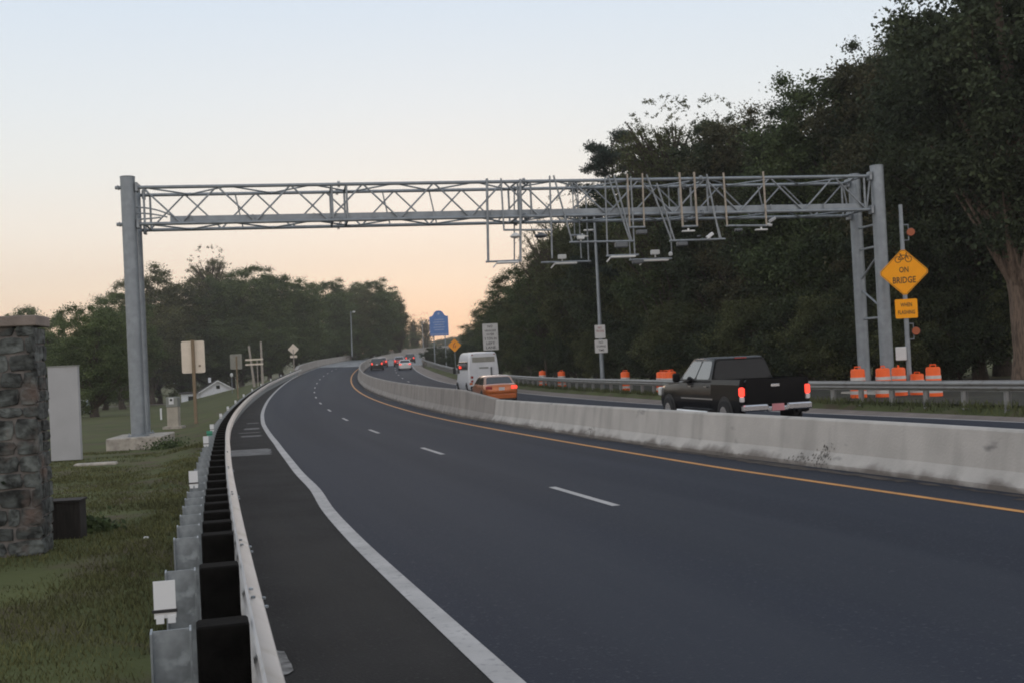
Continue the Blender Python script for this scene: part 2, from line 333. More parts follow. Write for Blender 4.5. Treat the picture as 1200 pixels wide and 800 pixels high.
# grass
g = material('lawn', (.105, .116, .048), .95, var=.2, scale=.35, col2=(.072, .082, .036), bump_=1.0, bscale=9, detail=8)
mixin(g, (.10, .082, .055), .9, .50, .66, detail=8); mixin(g, (.10, .075, .055), .45, .64, .78, detail=9)
g.node_tree.nodes['Principled BSDF'].inputs['Specular IOR Level'].default_value = .08
M['grass'] = g
def leafmat(name, c, c2, transl=.25):
    m = material(name, c, .75, var=.3, scale=.45, col2=c2, island=True, spec=.15, detail=3)
    t = m.node_tree; b = t.nodes['Principled BSDF']; tr = t.nodes.new('ShaderNodeBsdfTranslucent'); mx = t.nodes.new('ShaderNodeMixShader'); mx.inputs[0].default_value = transl
    t.links.new(b.inputs['Base Color'].links[0].from_socket, tr.inputs[0]); o = t.nodes['Material Output']
    t.links.new(b.outputs[0], mx.inputs[1]); t.links.new(tr.outputs[0], mx.inputs[2]); t.links.new(mx.outputs[0], o.inputs[0]); return m
M['leaf_dark'] = leafmat('dark_green_leaves', (.066, .082, .042), (.034, .048, .028))
M['leaf_green'] = leafmat('green_leaves', (.095, .122, .050), (.050, .072, .034))
M['leaf_olive'] = leafmat('olive_leaves', (.110, .118, .050), (.060, .072, .034))
M['leaf_brown'] = leafmat('turning_leaves', (.105, .095, .052), (.060, .065, .036))
M['leaf_left'] = leafmat('broad_green_leaves', (.135, .170, .068), (.070, .096, .042)); M['leaf_left_olive'] = leafmat('broad_olive_leaves', (.140, .142, .062), (.080, .088, .042))
M['needle'] = leafmat('pine_needles', (.038, .055, .040), (.025, .040, .032))
M['blade'] = leafmat('grass_blades', (.130, .130, .055), (.080, .082, .038), .3)
M['ivy'] = leafmat('ivy_leaves', (.020, .032, .018), (.012, .020, .012))
# ------------------------------------------------------------------ setting: ground, road
def structure(o): o['kind'] = 'structure'; return o
def grid_lines(a, b, fa, fb, st):
    inner = list(np.arange(fa, fb+.01, st)); lo = []; x = fa; s = st
    while x > a: s *= 1.22; x -= s; lo.append(max(x, a))
    hi = []; x = fb; s = st
    while x < b: s *= 1.22; x += s; hi.append(min(x, b))
    return np.array(sorted(set(lo))+inner+sorted(set(hi)))
gx = grid_lines(-1800, 1800, -45, 32, .9); gy = grid_lines(-60, 3000, -4, 250, .9)
XX, YY = np.meshgrid(gx, gy); ZZ = terrain(XX, YY)
nx, ny = len(gx), len(gy)
me = bpy.data.meshes.new('ground'); vv = np.stack([XX.ravel(), YY.ravel(), ZZ.ravel()], 1)
ii = (np.arange(ny-1)[:, None]*nx+np.arange(nx-1)[None]).ravel(); ff = np.stack([ii, ii+1, ii+1+nx, ii+nx], 1)
me.from_pydata(vv.tolist(), [], ff.tolist()); me.materials.append(M['grass']); me.polygons.foreach_set('use_smooth', [True]*len(me.polygons))
structure(bpy.data.objects.new('ground', me)); COL.objects.link(bpy.data.objects['ground'])
def ribbon(name, s0, s1, offs, mat, h=0., step=1.5, hs=None):
    ss = np.arange(s0, s1+step*.5, step); rows = []; uv = []
    for s in ss:
        r = []
        for k, o in enumerate(offs):
            of = o(s) if callable(o) else o
            hh = hs[k] if hs else h
            r.append(W(s, of, hh)); uv.append((of, s))
        rows.append(r)
    mb = MB().sweep(rows); return structure(mb.build(name, mat, uv=uv, fix=False, smooth=True))
_wk = [0, 8.5, 14.5, 18.3, 21.3, 25, 30, 38, 47, 54, 66, 82, 101, 130]; _wo = [-3.62, -3.65, -3.70, -3.68, -3.56, -3.585, -3.55, -3.54, -3.62, -3.69, -3.70, -3.63, -3.59, -3.62]
def offW(s): return float(np.interp(s, _wk, _wo))
def offWs(s):  # the white line wanders a little; keep the wander rounded
    return sum(offW(s+d)*w_ for d, w_ in ((-1.2, .25), (0, .5), (1.2, .25)))
def offY(s): return 3.68+float(np.interp(s, [8, 20, 35, 60, 120], [.16, -.15, -.02, .03, .04]))
def lsh(s): return offL(s)-.42 if s < 165 else -4.0
ribbon('left_shoulder', -30, 160.5, [lsh, lambda s: offL(s)+.3, lambda s: offWs(s)], M['shoulder'], hs=[-.02, 0, 0])
ribbon('near_carriageway', -30, 199.5, [lambda s: offWs(s), 0, 3.6, 4.95], M['asphalt'])
ribbon('far_carriageway', -30, 201, [5.05, 9.6, edgeR], M['asphalt'])
ribbon('right_shoulder', -30, 201, [edgeR, 13.94, lambda s: offR(s)-1.3, lambda s: offR(s)-1.05], M['tan'], hs=[0, .0, -.12, -.35])
ribbon('bridge_deck', 199.5, 600, [lambda s: -4.0, 0, 4.95], M['deck'])
ribbon('left_shoulder', 160.5, 199.5, [lambda s: -4.0, lambda s: offWs(s)], M['shoulder'])
ribbon('bridge_deck', 201, 600, [5.05, 9.6, 14.2], M['deck'])
ribbon('edge_line', -30, 199, [lambda s: offWs(s)-.09, lambda s: offWs(s)+.09], M['white_paint'], h=.005, step=.5)
ribbon('yellow_line', -30, 199, [lambda s: offY(s)-.065, lambda s: offY(s)+.065], M['yellow_paint'], h=.005, step=.75)
ribbon('edge_line', -30, 199, [lambda s: edgeR(s)-.16, lambda s: edgeR(s)-.03], M['white_paint'], h=.005)
mb = MB()
for k in range(-2, 15):
    s0 = 17.54+12.19*k-1.5
    if s0 > 192: break
    for a in range(4): mb.add([W(s0+a*.75, -.06, .005), W(s0+a*.75, .06, .005), W(s0+a*.75+.75, .06, .005), W(s0+a*.75+.75, -.06, .005)], [(0, 1, 2, 3)])
structure(mb.build('lane_dashes', M['white_paint'], fix=False))
mb = MB()
for k in range(-2, 14):
    s0 = 21+12.19*k
    for a in range(4): mb.add([W(s0+a*.75, 9.5, .005), W(s0+a*.75, 9.62, .005), W(s0+a*.75+.75, 9.62, .005), W(s0+a*.75+.75, 9.5, .005)], [(0, 1, 2, 3)])
structure(mb.build('lane_dashes', M['white_paint'], fix=False))
rows = []
for s_ in np.arange(-12, 250, 2.0):
    r_ = []
    for do in (.45, 3, 8, 14, 22):
        q = W(s_, offR(s_)+do); r_.append((q.x, q.y, tz(q.x, q.y)+.06))
    rows.append(r_)
structure(MB().sweep(rows).build('forest_floor', mixin(material('leaf_litter', (.034, .031, .022), .95, var=.4, scale=2.5, bump_=.8), (.055, .056, .030), .8, .5, .7), fix=False, smooth=True))
# patches on the shoulder, silt along the barrier
def patch(name, s0, s1, o0, o1, mat, seed, h=.006, rag=.06):
    rg = random.Random(seed); P = []
    n = 14
    for k in range(n): P.append(W(s0+(s1-s0)*k/(n-1), o0+rg.uniform(-rag, rag), h))
    for k in range(n): P.append(W(s1-(s1-s0)*k/(n-1), o1+rg.uniform(-rag, rag), h))
    return structure(MB().add(P, [tuple(range(len(P)))]).build(name, mat, fix=False))
for i, (s0, s1, o0, o1) in enumerate([(32.3, 35.2, -4.98, -3.86), (43, 44, -4.6, -3.9), (46, 46.5, -4.7, -3.9), (49, 50.4, -4.5, -3.9), (55, 55.8, -4.4, -3.9)]):
    patch('shoulder_patch', s0, s1, o0, o1, M['patchc'], i)
rg = random.Random(4); P = []
for k in range(16):
    an = k*math.tau/16; rr_ = rg.uniform(.6, 1.1); P.append(W(9.3+.42*rr_*math.cos(an), -4.93+.10*rr_*math.sin(an), .008))
structure(MB().add(P, [tuple(range(16))]).build('pale_patch', material('pale_scrap', (.20, .195, .19), .9, var=.4, scale=12), fix=False))
silt = material('road_silt', (.075, .06, .05), 1, var=.3, scale=3, bump_=.6)
rg = random.Random(5)
for s in np.arange(-2, 150, 2.6):
    o1 = 4.66; wdt = rg.uniform(.05, .30)
    patch('road_silt', s, s+2.62, o1-wdt, o1+.02, silt, int(s*10), rag=.05)
mb = MB(); rows = []
for x in np.arange(-105, -38, 1.5):
    y_ = 205+.02*(x+70); rows.append([(x, y_, tz(x, y_)+.10), (x, y_+4.5, tz(x, y_+4.5)+.16)])
structure(mb.sweep(rows).build('lane', M['tan'], fix=False))
# ------------------------------------------------------------------ haze
# the hazy box is built at the end of the file
# ------------------------------------------------------------------ median barrier, parapets
def cast_wall(name, s0, s1, off, prof, mat, label, cat='concrete barrier', hfun=None, step=1.5, both=True):
    ss = list(np.arange(s0, s1, step))+[s1]; rows = []; uv = []
    for s in ss:
        H = hfun(s) if hfun else 1.0; oc = off(s) if callable(off) else off; r = []
        for (a, b) in prof:
            p = W(s, oc, 0); q = W(s, oc+a, 0); z = float(ip(s, PZ)-ip(s, EE)*(oc+a)); r.append((q.x, q.y, z+b*H)); uv.append((s, b*H))
        rows.append(r)
    n = len(prof); mb = MB().sweep(rows, closed=True); mb.f += [tuple(range(n-1, -1, -1)), tuple(range((len(rows)-1)*n, len(rows)*n))]
    o = mb.build(name, mat, uv=uv); o.data.polygons.foreach_set('use_smooth', [False]*len(o.data.polygons))
    return tag(o, label, cat)
JP = [(-.30, -.45), (-.30, .09), (-.17, .32), (-.095, .96), (-.07, 1.0), (.07, 1.0), (.095, .96), (.17, .32), (.30, .09), (.30, -.45)]
def offB(s): return float(np.interp(s, [-30, 14, 17, 20.5, 24.5, 37, 43, 50, 57, 72, 88, 109, 133, 167, 203, 240], [5.2, 5.15, 5.2, 5.1, 4.95, 5.08, 5.07, 4.95, 5.05, 5.12, 5.08, 4.95, 4.8, 4.7, 4.75, 4.95]))
cast_wall('concrete_barrier', -30, 44.0, offB, JP, M['barrier_new'], 'pale new concrete median barrier, the lower stretch nearest the camera on the right', hfun=lambda s: float(np.interp(s, [13, 20, 26], [.80, .83, .85])))
cast_wall('concrete_barrier', 44.02, 600, offB, JP, M['barrier_old'], 'darker grey taller concrete median barrier curving away toward the bridge', hfun=lambda s: float(np.interp(s, [44, 50.5], [.87, 1.17])))
PP = [(-.42, -2.6), (-.42, 1.0), (0, 1.0), (.04, .35), (.10, .25), (.10, -.4)]
cast_wall('bridge_parapet', 158, 600, lambda s: float(np.interp(s, [158, 175, 200], [-3.75, -4.05, -4.1])), PP, M['barrier_old'], 'long grey concrete bridge parapet on the left, rising to the horizon', 'parapet', hfun=lambda s: float(np.interp(s, [158, 163], [.8, 1.12])))
PR = [(.42, -2.6), (.42, 1.0), (0, 1.0), (-.04, .35), (-.10, .25), (-.10, -.4)]
cast_wall('bridge_parapet', 232, 600, lambda s: 14.1, PR, M['barrier_old'], 'grey concrete parapet on the far right side of the bridge', 'parapet', hfun=lambda s: .95)
bar_ = bpy.data.objects['concrete_barrier']; rg = random.Random(8)
for s0_, h0_, ws_, wh_, n_ in ((19.1, .20, .30, .20, 90), (19.7, .10, .5, .10, 60), (31.5, .14, .5, .14, 90), (22.5, .05, .8, .05, 40), (27, .06, .9, .06, 50), (38, .1, 1.0, .1, 60)):
    mb = MB()
    for k in range(n_):
        s_1 = rg.gauss(s0_, ws_*.5); h_1 = max(.0, rg.gauss(h0_, wh_*.5)); sz_ = rg.uniform(.006, .024); P = []
        for j in range(6):
            an = j*math.tau/6; hh = h_1+sz_*math.sin(an)*rg.uniform(.5, 1.6); hh = max(0, hh); f_ = hh/.83
            a_ = float(np.interp(f_, [0, .09, .32, .96], [-.30, -.30, -.17, -.095])); q = W(s_1+sz_*math.cos(an)*rg.uniform(.6, 1.2), offB(s_1)+a_-.006-rg.uniform(0, .003), 0); q.z = float(ip(s_1, PZ)-ip(s_1, EE)*5)+hh*1.0; P.append(q)
        mb.add(P, [tuple(range(6))])
    o = mb.build('tar_scuff', M['tar'], bar_, fix=False); o['kind'] = 'stuff'
# ------------------------------------------------------------------ guardrails
WB = [(.010, .0), (.0, -.012), (.018, -.045), (.075, -.075), (.083, -.10), (.075, -.118), (.012, -.145), (.004, -.156), (.012, -.167), (.075, -.194), (.083, -.212), (.075, -.237), (.018, -.267), (.0, -.30), (.010, -.312)]
def wbeam(mb, ss, off, top, sgn, right=False):
    rows = []
    for s in ss:
        o = off(s); r = []
        for a, b in WB:
            q = W(s, o+sgn*a, 0); z = float(zroad(s, 14 if right else -4)) if right else float(ip(s, PZ)-ip(s, EE)*o)
            r.append((q.x, q.y, z+top(s)+b))
        rows.append(r)
    mb.sweep(rows)
    rows2 = [[Vector(p)-Vector((0, 0, 0)) for p in r] for r in rows]
    return mb
gl = empty('guardrail', W(5, offL(5), 0), 0, 'pale guardrail with black blocks and steel posts along the near left grass verge', 'guardrail')
ginv = Matrix.Translation(-gl.location)
def local(o, par):  # geometry was made in world space: bring it to its thing's frame
    o.data.transform(Matrix.Rotation(-par.rotation_euler.z, 4, 'Z') @ Matrix.Translation(-par.location)); o.parent = par; return o
ss = list(np.arange(-3, 161, 1.0)); mb = wbeam(MB(), ss, offL, hL, 1)
ro = mb.build('rail', M['rail'], smooth=True, fix=False); so_ = ro.modifiers.new('t', 'SOLIDIFY'); so_.thickness = .004; local(ro, gl)
ps = [-.9, .55, 2.0, 3.4, 4.7, 6.05, 7.55, 8.9, 9.6, 10.3, 11.0, 11.7, 12.4, 13.4, 14.4]
while ps[-1] < 40: ps.append(ps[-1]+1.3)
while ps[-1] < 157: ps.append(ps[-1]+1.905)
def ibeam(mb, w_, d_2, h, t=.008, z0=0):
    mb.box((0, -0, z0+h/2), (t, .001, .001)) if False else None
    mb.box((-d_2/2+t/2, 0, z0+h/2), (t, w_, h)); mb.box((d_2/2-t/2, 0, z0+h/2), (t, w_, h)); mb.box((0, 0, z0+h/2), (d_2-2*t-.002, t, h)); return mb
post_me = ibeam(MB(), .10, .15, 1.3, z0=-1.3).build('post', M['poststeel']); blk = MB().box((0, 0, -.18), (.195, .15, .36), ch=.008).build('offset_block', M['blackblock'])
used = False
for i, s in enumerate(ps):
    th = heading(s); z = float(ip(s, PZ)-ip(s, EE)*offL(s))+hL(s)
    for base, do, dz in ((post_me, -.30, -.0), (blk, -.11, .012)):
        o = base if not used and False else base.copy(); COL.objects.link(o); q = W(s, offL(s)+do); o.parent = gl
        o.location = Vector((q.x, q.y, z+dz))-gl.location; o.rotation_euler = (0, 0, -th)
bpy.data.objects.remove(post_me); bpy.data.objects.remove(blk)
for s in (6.9, 8.75, 12.4, 16.2, 20):
    mb = MB(); z = float(ip(s, PZ)-ip(s, EE)*offL(s))+hL(s)
    for ds_ in (-.10, .10):
        for dz_, da in ((-.052, .03), (-.10, .086)):
            q = W(s+ds_, offL(s)+da); mb.lathe([(.010, -.004), (.011, .005), (.005, .008)], (q.x, q.y, z+dz_+.012), 8)
    local(mb.build('splice_bolts', M['poststeel']), gl)['kind'] = 'stuff'
dl = [(6.35, 'w', .085, .15), (13.2, 'w', .085, .15), (22, 'w', .09, .16), (26.5, 'g', .12, .10), (29.5, 'w', .09, .15), (41, 'w', .09, .15), (51, 'w', .1, .16), (62, 'w', .1, .16), (75, 'w', .11, .17), (89, 'w', .11, .18), (104, 'w', .12, .18), (118, 'w', .12, .2), (132, 'w', .12, .2), (146, 'w', .12, .2)]
for s, c, ww, hh in dl:
    z = float(ip(s, PZ)-ip(s, EE)*offL(s))+hL(s); q = W(s, offL(s)-.33); m_ = MB()
    m_.box((0, 0, hh/2-.03), (ww, .006, hh), ch=0)
    m_.box((-.02, -.004, -.035), (.03, .012, .03)); m_.box((.025, -.004, -.035), (.03, .012, .03))
    o = m_.build('delineator', M['white'] if c == 'w' else M['green'], gl); o.location = Vector((q.x, q.y, z+.02))-gl.location; o.rotation_euler = (0, 0, -heading(s)-.05)
    b_ = MB().box((0, -.005, .0), (ww+.012, .014, .012)).build('strap', M['trim'], o)
gr = empty('guardrail', W(40, offR(40), 0), 0, 'weathered grey guardrail along the far right verge in front of the orange drums', 'guardrail')
mb = wbeam(MB(), list(np.arange(-6, 233, 1.5)), offR, lambda s: .75, -1, True)
ro = mb.build('rail', M['railR'], smooth=True, fix=False); so_ = ro.modifiers.new('t', 'SOLIDIFY'); so_.thickness = .005; local(ro, gr)
post_me = ibeam(MB(), .11, .15, 1.3, z0=-1.3).build('post', M['railR']); s = 14.6; n = 0
while s < 204:
    th = heading(s); q = W(s, offR(s)+.12); z = float(zroad(s, 14))+.72
    o = post_me.copy(); COL.objects.link(o); o.parent = gr; o.location = Vector((q.x, q.y, z))-gr.location; o.rotation_euler = (0, 0, -th); s += 1.93; n += 1
bpy.data.objects.remove(post_me)
# ------------------------------------------------------------------ toll gantry
GO = Vector((-13.84, 41.7, 0)); GU = Vector((28.95, 4.3, 0)).normalized(); GV = Vector((-.359, 1.87, 0))
gan = empty('toll_gantry', (GO.x, GO.y, -.4), 0, 'galvanised steel truss gantry spanning all lanes on tall round posts', 'gantry')
def gz(u, z): return z
def G(u, v, z): p = GO+GU*u+GV*v; return Vector((p.x, p.y, z))
SP = 29.27
def zl(u, a, b): return a+(b-a)*u/SP
TF = lambda u: zl(u, 8.77, 8.48); BF = lambda u: zl(u, 7.42, 7.12)     # chords
def gpart(name, mb, mat, smooth=True): return local(mb.build(name, mat, smooth=smooth), gan)
for (u, v, zt, r, zb) in ((0, 0, 9.15, .265, -.36), (0, .86, 9.1, .235, -.36), (SP, 0, 8.88, .265, -.5), (SP, 1, 8.84, .25, -.5)):
    mb = MB(); p = G(u, v, zb); prof = [(r, 0), (r, zt-zb-.012), (r+.01, zt-zb-.01), (r+.01, zt-zb+.02), (r-.02, zt-zb+.03)]
    mb.lathe(prof, p, 28); mb.lathe([(r+.13, 0), (r+.13, .05), (r+.005, .06)], p, 28)
    for k in range(10):
        a = k*math.tau/10; mb.tube([p+Vector(((r+.08)*math.cos(a), (r+.08)*math.sin(a), -.02)), p+Vector(((r+.08)*math.cos(a), (r+.08)*math.sin(a), .13))], .022, 6)
    gpart('post', mb, M['galv'])
for v, tf in ((0, 1), (1, 1)):
    mb = MB(); mb.tube([G(-.45, v, TF(0)), G(SP+.0, v, TF(SP))], .065, 12); gpart('chord', mb, M['galv'])
    mb = MB(); mb.tube([G(-.45, v, BF(0)), G(SP+.0, v, BF(SP))], .065, 12); gpart('chord', mb, M['galv'])
hp = 1.345
def diag(mb, a, b, r=.035): mb.tube([a, b], r, 7)
mb = MB(); mb2 = MB(); u = .5; k = 0
while u < SP-.4:
    u2 = min(u+hp, SP-.3)
    a, b = (TF, BF) if k % 2 == 0 else (BF, TF)
    diag(mb, G(u, 0, a(u)), G(u2, 0, b(u2))); diag(mb2, G(u, 1, b(u)), G(u2, 1, a(u2)), .032)
    u = u2; k += 1
gpart('front_lacing', mb, M['galv_d']); gpart('rear_lacing', mb2, M['galv_d'])
mb = MB(); mb2 = MB(); u = .5; k = 0
while u < SP-.6:
    u2 = min(u+hp*1.15, SP-.3)
    diag(mb, G(u, k % 2, TF(u)), G(u2, (k+1) % 2, TF(u2)), .032); diag(mb2, G(u, k % 2, BF(u)), G(u2, (k+1) % 2, BF(u2)), .032); u = u2; k += 1
gpart('top_lacing', mb, M['galv_d']); gpart('bottom_lacing', mb2, M['galv_d'])
for u in (.55, 7.4, 7.95, 14.5, 15.0, 21.6, 22.1, 28.7):
    mb = MB(); fr = [G(u, 0, TF(u)), G(u, 1, TF(u)), G(u, 1, BF(u)), G(u, 0, BF(u))]
    for k in range(4): diag(mb, fr[k], fr[(k+1) % 4], .042)
    gpart('end_frame', mb, M['galv_d'])
for u in (3.75, 9.45, 11.3, 17.2, 25.0):
    mb = MB(); diag(mb, G(u, 1, TF(u)), G(u+.25, 1, BF(u)), .028); gpart('vertical_strut', mb, M['galv_d'])
for u in (7.67, 14.75, 21.85):
    mb = MB()
    for v in (0, 1):
        for zf in (TF, BF):
            mb.lathe([(.13, -.045), (.13, -.012), (.09, -.01), (.09, .01), (.13, .012), (.13, .045)], (0, 0, 0), 14, 'X')
            n = 6*14; M4 = Matrix.Translation(G(u, v, zf(u))) @ Matrix.Rotation(math.atan2(GU.y, GU.x), 4, 'Z'); mb.v[-n:] = [tuple(M4 @ Vector(p)) for p in mb.v[-n:]]
    gpart('splice_flange', mb, M['galv_d'])
mb = MB(); ang = math.atan2(GU.y, GU.x)
zz = (BF(1.5)+BF(SP))/2+.12
a = G(1.45, .06, BF(1.45)+.16); b = G(SP-.5, .06, BF(SP)+.16); c = (a+b)/2; L_ = (b-a).length; pitchg = math.atan2(b.z-a.z, (b-a).to_2d().length)
mb.box(c, (L_, .12, .23), M=(Matrix.Rotation(ang, 3, 'Z') @ Matrix.Rotation(-pitchg, 3, 'Y')), ch=.01)
gpart('cable_tray', mb, M['galv'], False)
for u in np.arange(2.2, SP-1, 2.25):
    mb = MB().box(G(u, -.01, BF(u)+.16), (.05, .03, .25), rz=ang); gpart('tray_bracket', mb, M['galv_d'], False)
mb = MB()
for j, z0 in enumerate((8.05, 7.83, 7.6)):
    pts = [];  # bent conduits from the post into the tray
    for t in np.linspace(0, 1, 10): pts.append(G(.1+(1.5-.25*j)*t, .06, z0+(BF(1)+.16+.08-z0)*t**2.2))
    mb.tube(pts, .03, 7)
gpart('conduit', mb, M['galv_d'])
for v in (0, 1):
    for zf in (TF, BF):
        for uu, dd in ((.32, (.10, .34, .34)), (-.34, (.05, .2, .16)), (SP-.33, (.10, .34, .34))):
            gpart('clamp_plate', MB().box(G(uu, v, zf(0 if uu < 9 else SP)), dd, rz=ang, ch=.015), M['galv_d'], False)
mb = MB()   # ladder bracing between the right pair of posts
for z in (6.55, 5.65, 2.75): diag(mb, G(SP, 0, z), G(SP, 1, z), .05)
diag(mb, G(SP, 0, 5.45), G(SP, 1, 4.3), .045); diag(mb, G(SP, 1, 4.05), G(SP, 0, 3.05), .045)
gpart('cross_brace', mb, M['galv_d'])
mb = MB()
for z in (6.55, 5.65, 2.75): diag(mb, G(0, 0, z), G(0, 1, z), .05)
gpart('cross_brace', mb, M['galv_d'])
# footing under the left posts
fo = tag(MB().box((0, 0, 0), (1.95, 2.7, .62), ch=.03).build('concrete_footing', M['footing']), 'low tan concrete footing under the left gantry posts on the grass', 'footing')
c = G(.02, .30, -.66); fo.location = c; fo.rotation_euler = (0, 0, ang-.03)
fo = tag(MB().box((0, 0, 0), (1.6, 3.4, .5), ch=.03).build('concrete_footing', M['footing']), 'concrete footing under the right gantry posts behind the guardrail', 'footing')
fo.location = G(SP, .5, -.52); fo.rotation_euler = (0, 0, ang)
# hanging equipment: each frame is a thing of its own
def frame(label, posts, bar, items, mat=None, rp=.035, v=0.0, lean=None):
    """posts: (u_top,z_top,u_bot,z_bot); bar: (u0,z0,u1,z1)"""
    t = empty('hanging_frame', G(bar[0], v, bar[1]), ang, label, 'equipment frame', 'equipment frames hung under the gantry')
    mat = mat or M['galv_d']
    for (u0, z0, u1, z1) in posts: local(MB().tube([G(u0, v, z0), G(u1, v, z1)], rp, 8).build('hanger_pipe', mat, smooth=True), t)
    if bar: local(MB().tube([G(bar[0], v, bar[1]), G(bar[2], v, bar[3])], .04, 8).build('cross_bar', M['galv_d'], smooth=True), t)
    for kind, u, z, sz in items:
        mb = MB(); p = G(u, v, z)
        Mx = Matrix.Translation(p) @ Matrix.Rotation(ang, 4, 'Z')
        if kind == 'antenna':
            mb.box((0, 0, 0), (sz, .28, .075), ch=.02); mb.v = [tuple(Mx @ Vector(q)) for q in mb.v]; o = local(mb.build('antenna_panel', M['light_face']), t)
            q = MB().box((0, 0, 0), (.22, .07, .05), M=Matrix.Rotation(-.8, 3, 'Y')); q.v = [tuple(Mx @ (Vector(z_)+Vector((-sz/2-.07, 0, -.09)))) for z_ in q.v]; local(q.build('bracket', M['light_face']), t)
        elif kind == 'flat':
            mb.box((0, 0, 0), (sz, .2, .06), ch=.015); mb.box((0, 0, .07), (.06, .06, .08)); mb.v = [tuple(Mx @ Vector(q)) for q in mb.v]; local(mb.build('lamp_housing', M['light_face']), t)
        elif kind == 'dome':
            mb.lathe([(.02, -.09), (.5*sz, -.05), (.62*sz, 0), (.5*sz, .05), (.12, .09), (.05, .14)], (0, 0, 0), 16); mb.v = [tuple(Mx @ Vector(q)) for q in mb.v]; local(mb.build('camera_dome', M['dark_cam'] if sz > .36 else M['light_face'], smooth=True), t)
        elif kind == 'box':
            mb.box((0, 0, 0), (sz, .24, sz*.55), ch=.02); mb.box((0, 0, -sz*.42), (.05, .05, sz*.35)); mb.v = [tuple(Mx @ Vector(q)) for q in mb.v]; local(mb.build('camera_box', M['whitebox']), t)
        elif kind == 'dark':
            mb.box((0, 0, 0), (sz, .26, sz*.4), ch=.03); mb.v = [tuple(Mx @ Vector(q)) for q in mb.v]; local(mb.build('camera_box', M['dark_cam']), t)
        elif kind == 'tilt':
            q = MB().box((0, 0, 0), (sz, .13, .13), M=Matrix.Rotation(-.6, 3, 'Y'), ch=.02); q.lathe([(.03, 0), (.03, .16)], (0, 0, -.16), 8); q.v = [tuple(Mx @ Vector(z_)) for z_ in q.v]; local(q.build('camera_tube', M['white']), t)
        elif kind == 'ball':
            mb.lathe([(.02, -.09), (.075, -.06), (.09, 0), (.075, .06), (.02, .09)], (0, 0, 0), 12); mb.v = [tuple(Mx @ Vector(q)) for q in mb.v]; local(mb.build('camera_dome', M['white'], smooth=True), t)
    return t
zt = 8.85
frame('large U shaped pipe frame hanging lowest at the left end of the equipment', [(13.3, 8.75, 13.2, 5.58), (14.6, 8.7, 14.45, 5.5)], (13.1, 5.56, 14.5, 5.56), [('antenna', 13.95, 5.5, .85)], rp=.05, v=-.06)
frame('short wide U frame carrying a pale dome and a dark dome', [(13.85, 8.75, 13.87, 6.76), (15.76, 8.8, 15.7, 5.6)], (13.85, 6.76, 15.72, 6.70), [('dome', 14.3, 6.50, .34), ('dome', 15.3, 6.48, .44)], rp=.035, v=-.05)
frame('low frame with one pale antenna beside the tall light pole', [(14.75, 8.7, 14.6, 5.56), (17.68, 8.7, 17.66, 5.56)], (15.7, 5.62, 17.75, 5.60), [('antenna', 16.7, 5.55, .92), ('box', 16.57, 5.82, .32)], rp=.03, v=1.0)
frame('low frame with a pale antenna just right of the light pole', [(17.95, 8.7, 17.9, 5.60), (18.98, 8.7, 18.99, 5.58)], (17.85, 5.62, 19.15, 5.62), [('antenna', 18.5, 5.56, 1.0)], rp=.03, v=-.05)
frame('low frame with a pale antenna under a tilted white camera box', [(19.35, 8.7, 19.35, 5.6), (21.1, 8.6, 21.1, 5.7)], (19.3, 5.58, 21.1, 5.58), [('antenna', 20.4, 5.52, 1.05), ('box', 20.4, 5.85, .34), ('dark', 19.65, 5.5, .45), ('ball', 21.05, 5.76, .1)], rp=.025, v=.9)
frame('long slanted frame bar with a box camera at each end, left of the pair', [(15.9, 8.8, 16.5, 6.22), (18.3, 8.75, 18.86, 6.2), (18.05, 8.75, 18.8, 6.2)], (16.4, 6.20, 18.95, 6.16), [('dark', 18.45, 6.02, .5), ('box', 16.85, 6.36, .26)], rp=.035, v=-.08)
frame('long slanted frame bar with a tilted white camera, right of the pair', [(19.6, 8.75, 20.48, 6.14), (20.0, 8.4, 20.6, 6.14), (22.05, 8.7, 22.45, 6.14), (22.2, 7.4, 22.5, 6.14)], (20.4, 6.12, 22.68, 6.12), [('dark', 20.9, 5.98, .42), ('tilt', 22.05, 6.27, .32), ('dark', 21.6, 6.26, .14)], rp=.035, v=-.08)
frame('narrow tan U frame left of the second slanted bar', [(18.84, 8.8, 18.84, 6.68), (19.45, 8.8, 19.42, 6.68)], (18.8, 6.70, 19.46, 6.70), [('dark', 19.3, 6.5, .42)], mat=M['tanpipe'], rp=.033, v=-.06)
frame('narrow tan U frame holding a pale lamp under the gantry', [(20.95, 8.8, 20.98, 6.66), (21.55, 8.8, 21.57, 6.66)], (20.95, 6.67, 21.6, 6.67), [('flat', 21.2, 6.48, .5)], mat=M['tanpipe'], rp=.042, v=-.06)
frame('wide tan U frame with two lamps, rightmost under the gantry', [(22.75, 8.75, 22.8, 6.62), (24.4, 8.75, 24.43, 6.6)], (22.75, 6.64, 24.5, 6.60), [('dark', 23.25, 6.46, .28), ('flat', 24.2, 6.44, .48)], mat=M['tanpipe'], rp=.038, v=-.06)
frame('thin straight pipe pair hanging behind the light pole', [(16.9, 8.75, 16.9, 6.6), (17.1, 8.7, 17.12, 5.65)], (16.75, 6.58, 17.3, 6.56), [('flat', 17.2, 6.52, .45)], rp=.025, v=.5)
t = empty('gantry_camera', G(25.2, .5, 7.0), ang, 'small white twin camera clamped under the gantry right of the tan frames', 'camera')
MB().tube([(0, 0, .12), (0, 0, -.12)], .03, 8).build('bracket', M['galv_d'], t); MB().box((-.05, 0, -.05), (.3, .14, .12), M=Matrix.Rotation(-.5, 3, 'Y'), ch=.02).build('camera_tube', M['white'], t)
MB().box((-.18, 0, -.26), (.2, .14, .12), M=Matrix.Rotation(.2, 3, 'Y'), ch=.02).build('camera_tube', M['white'], t)
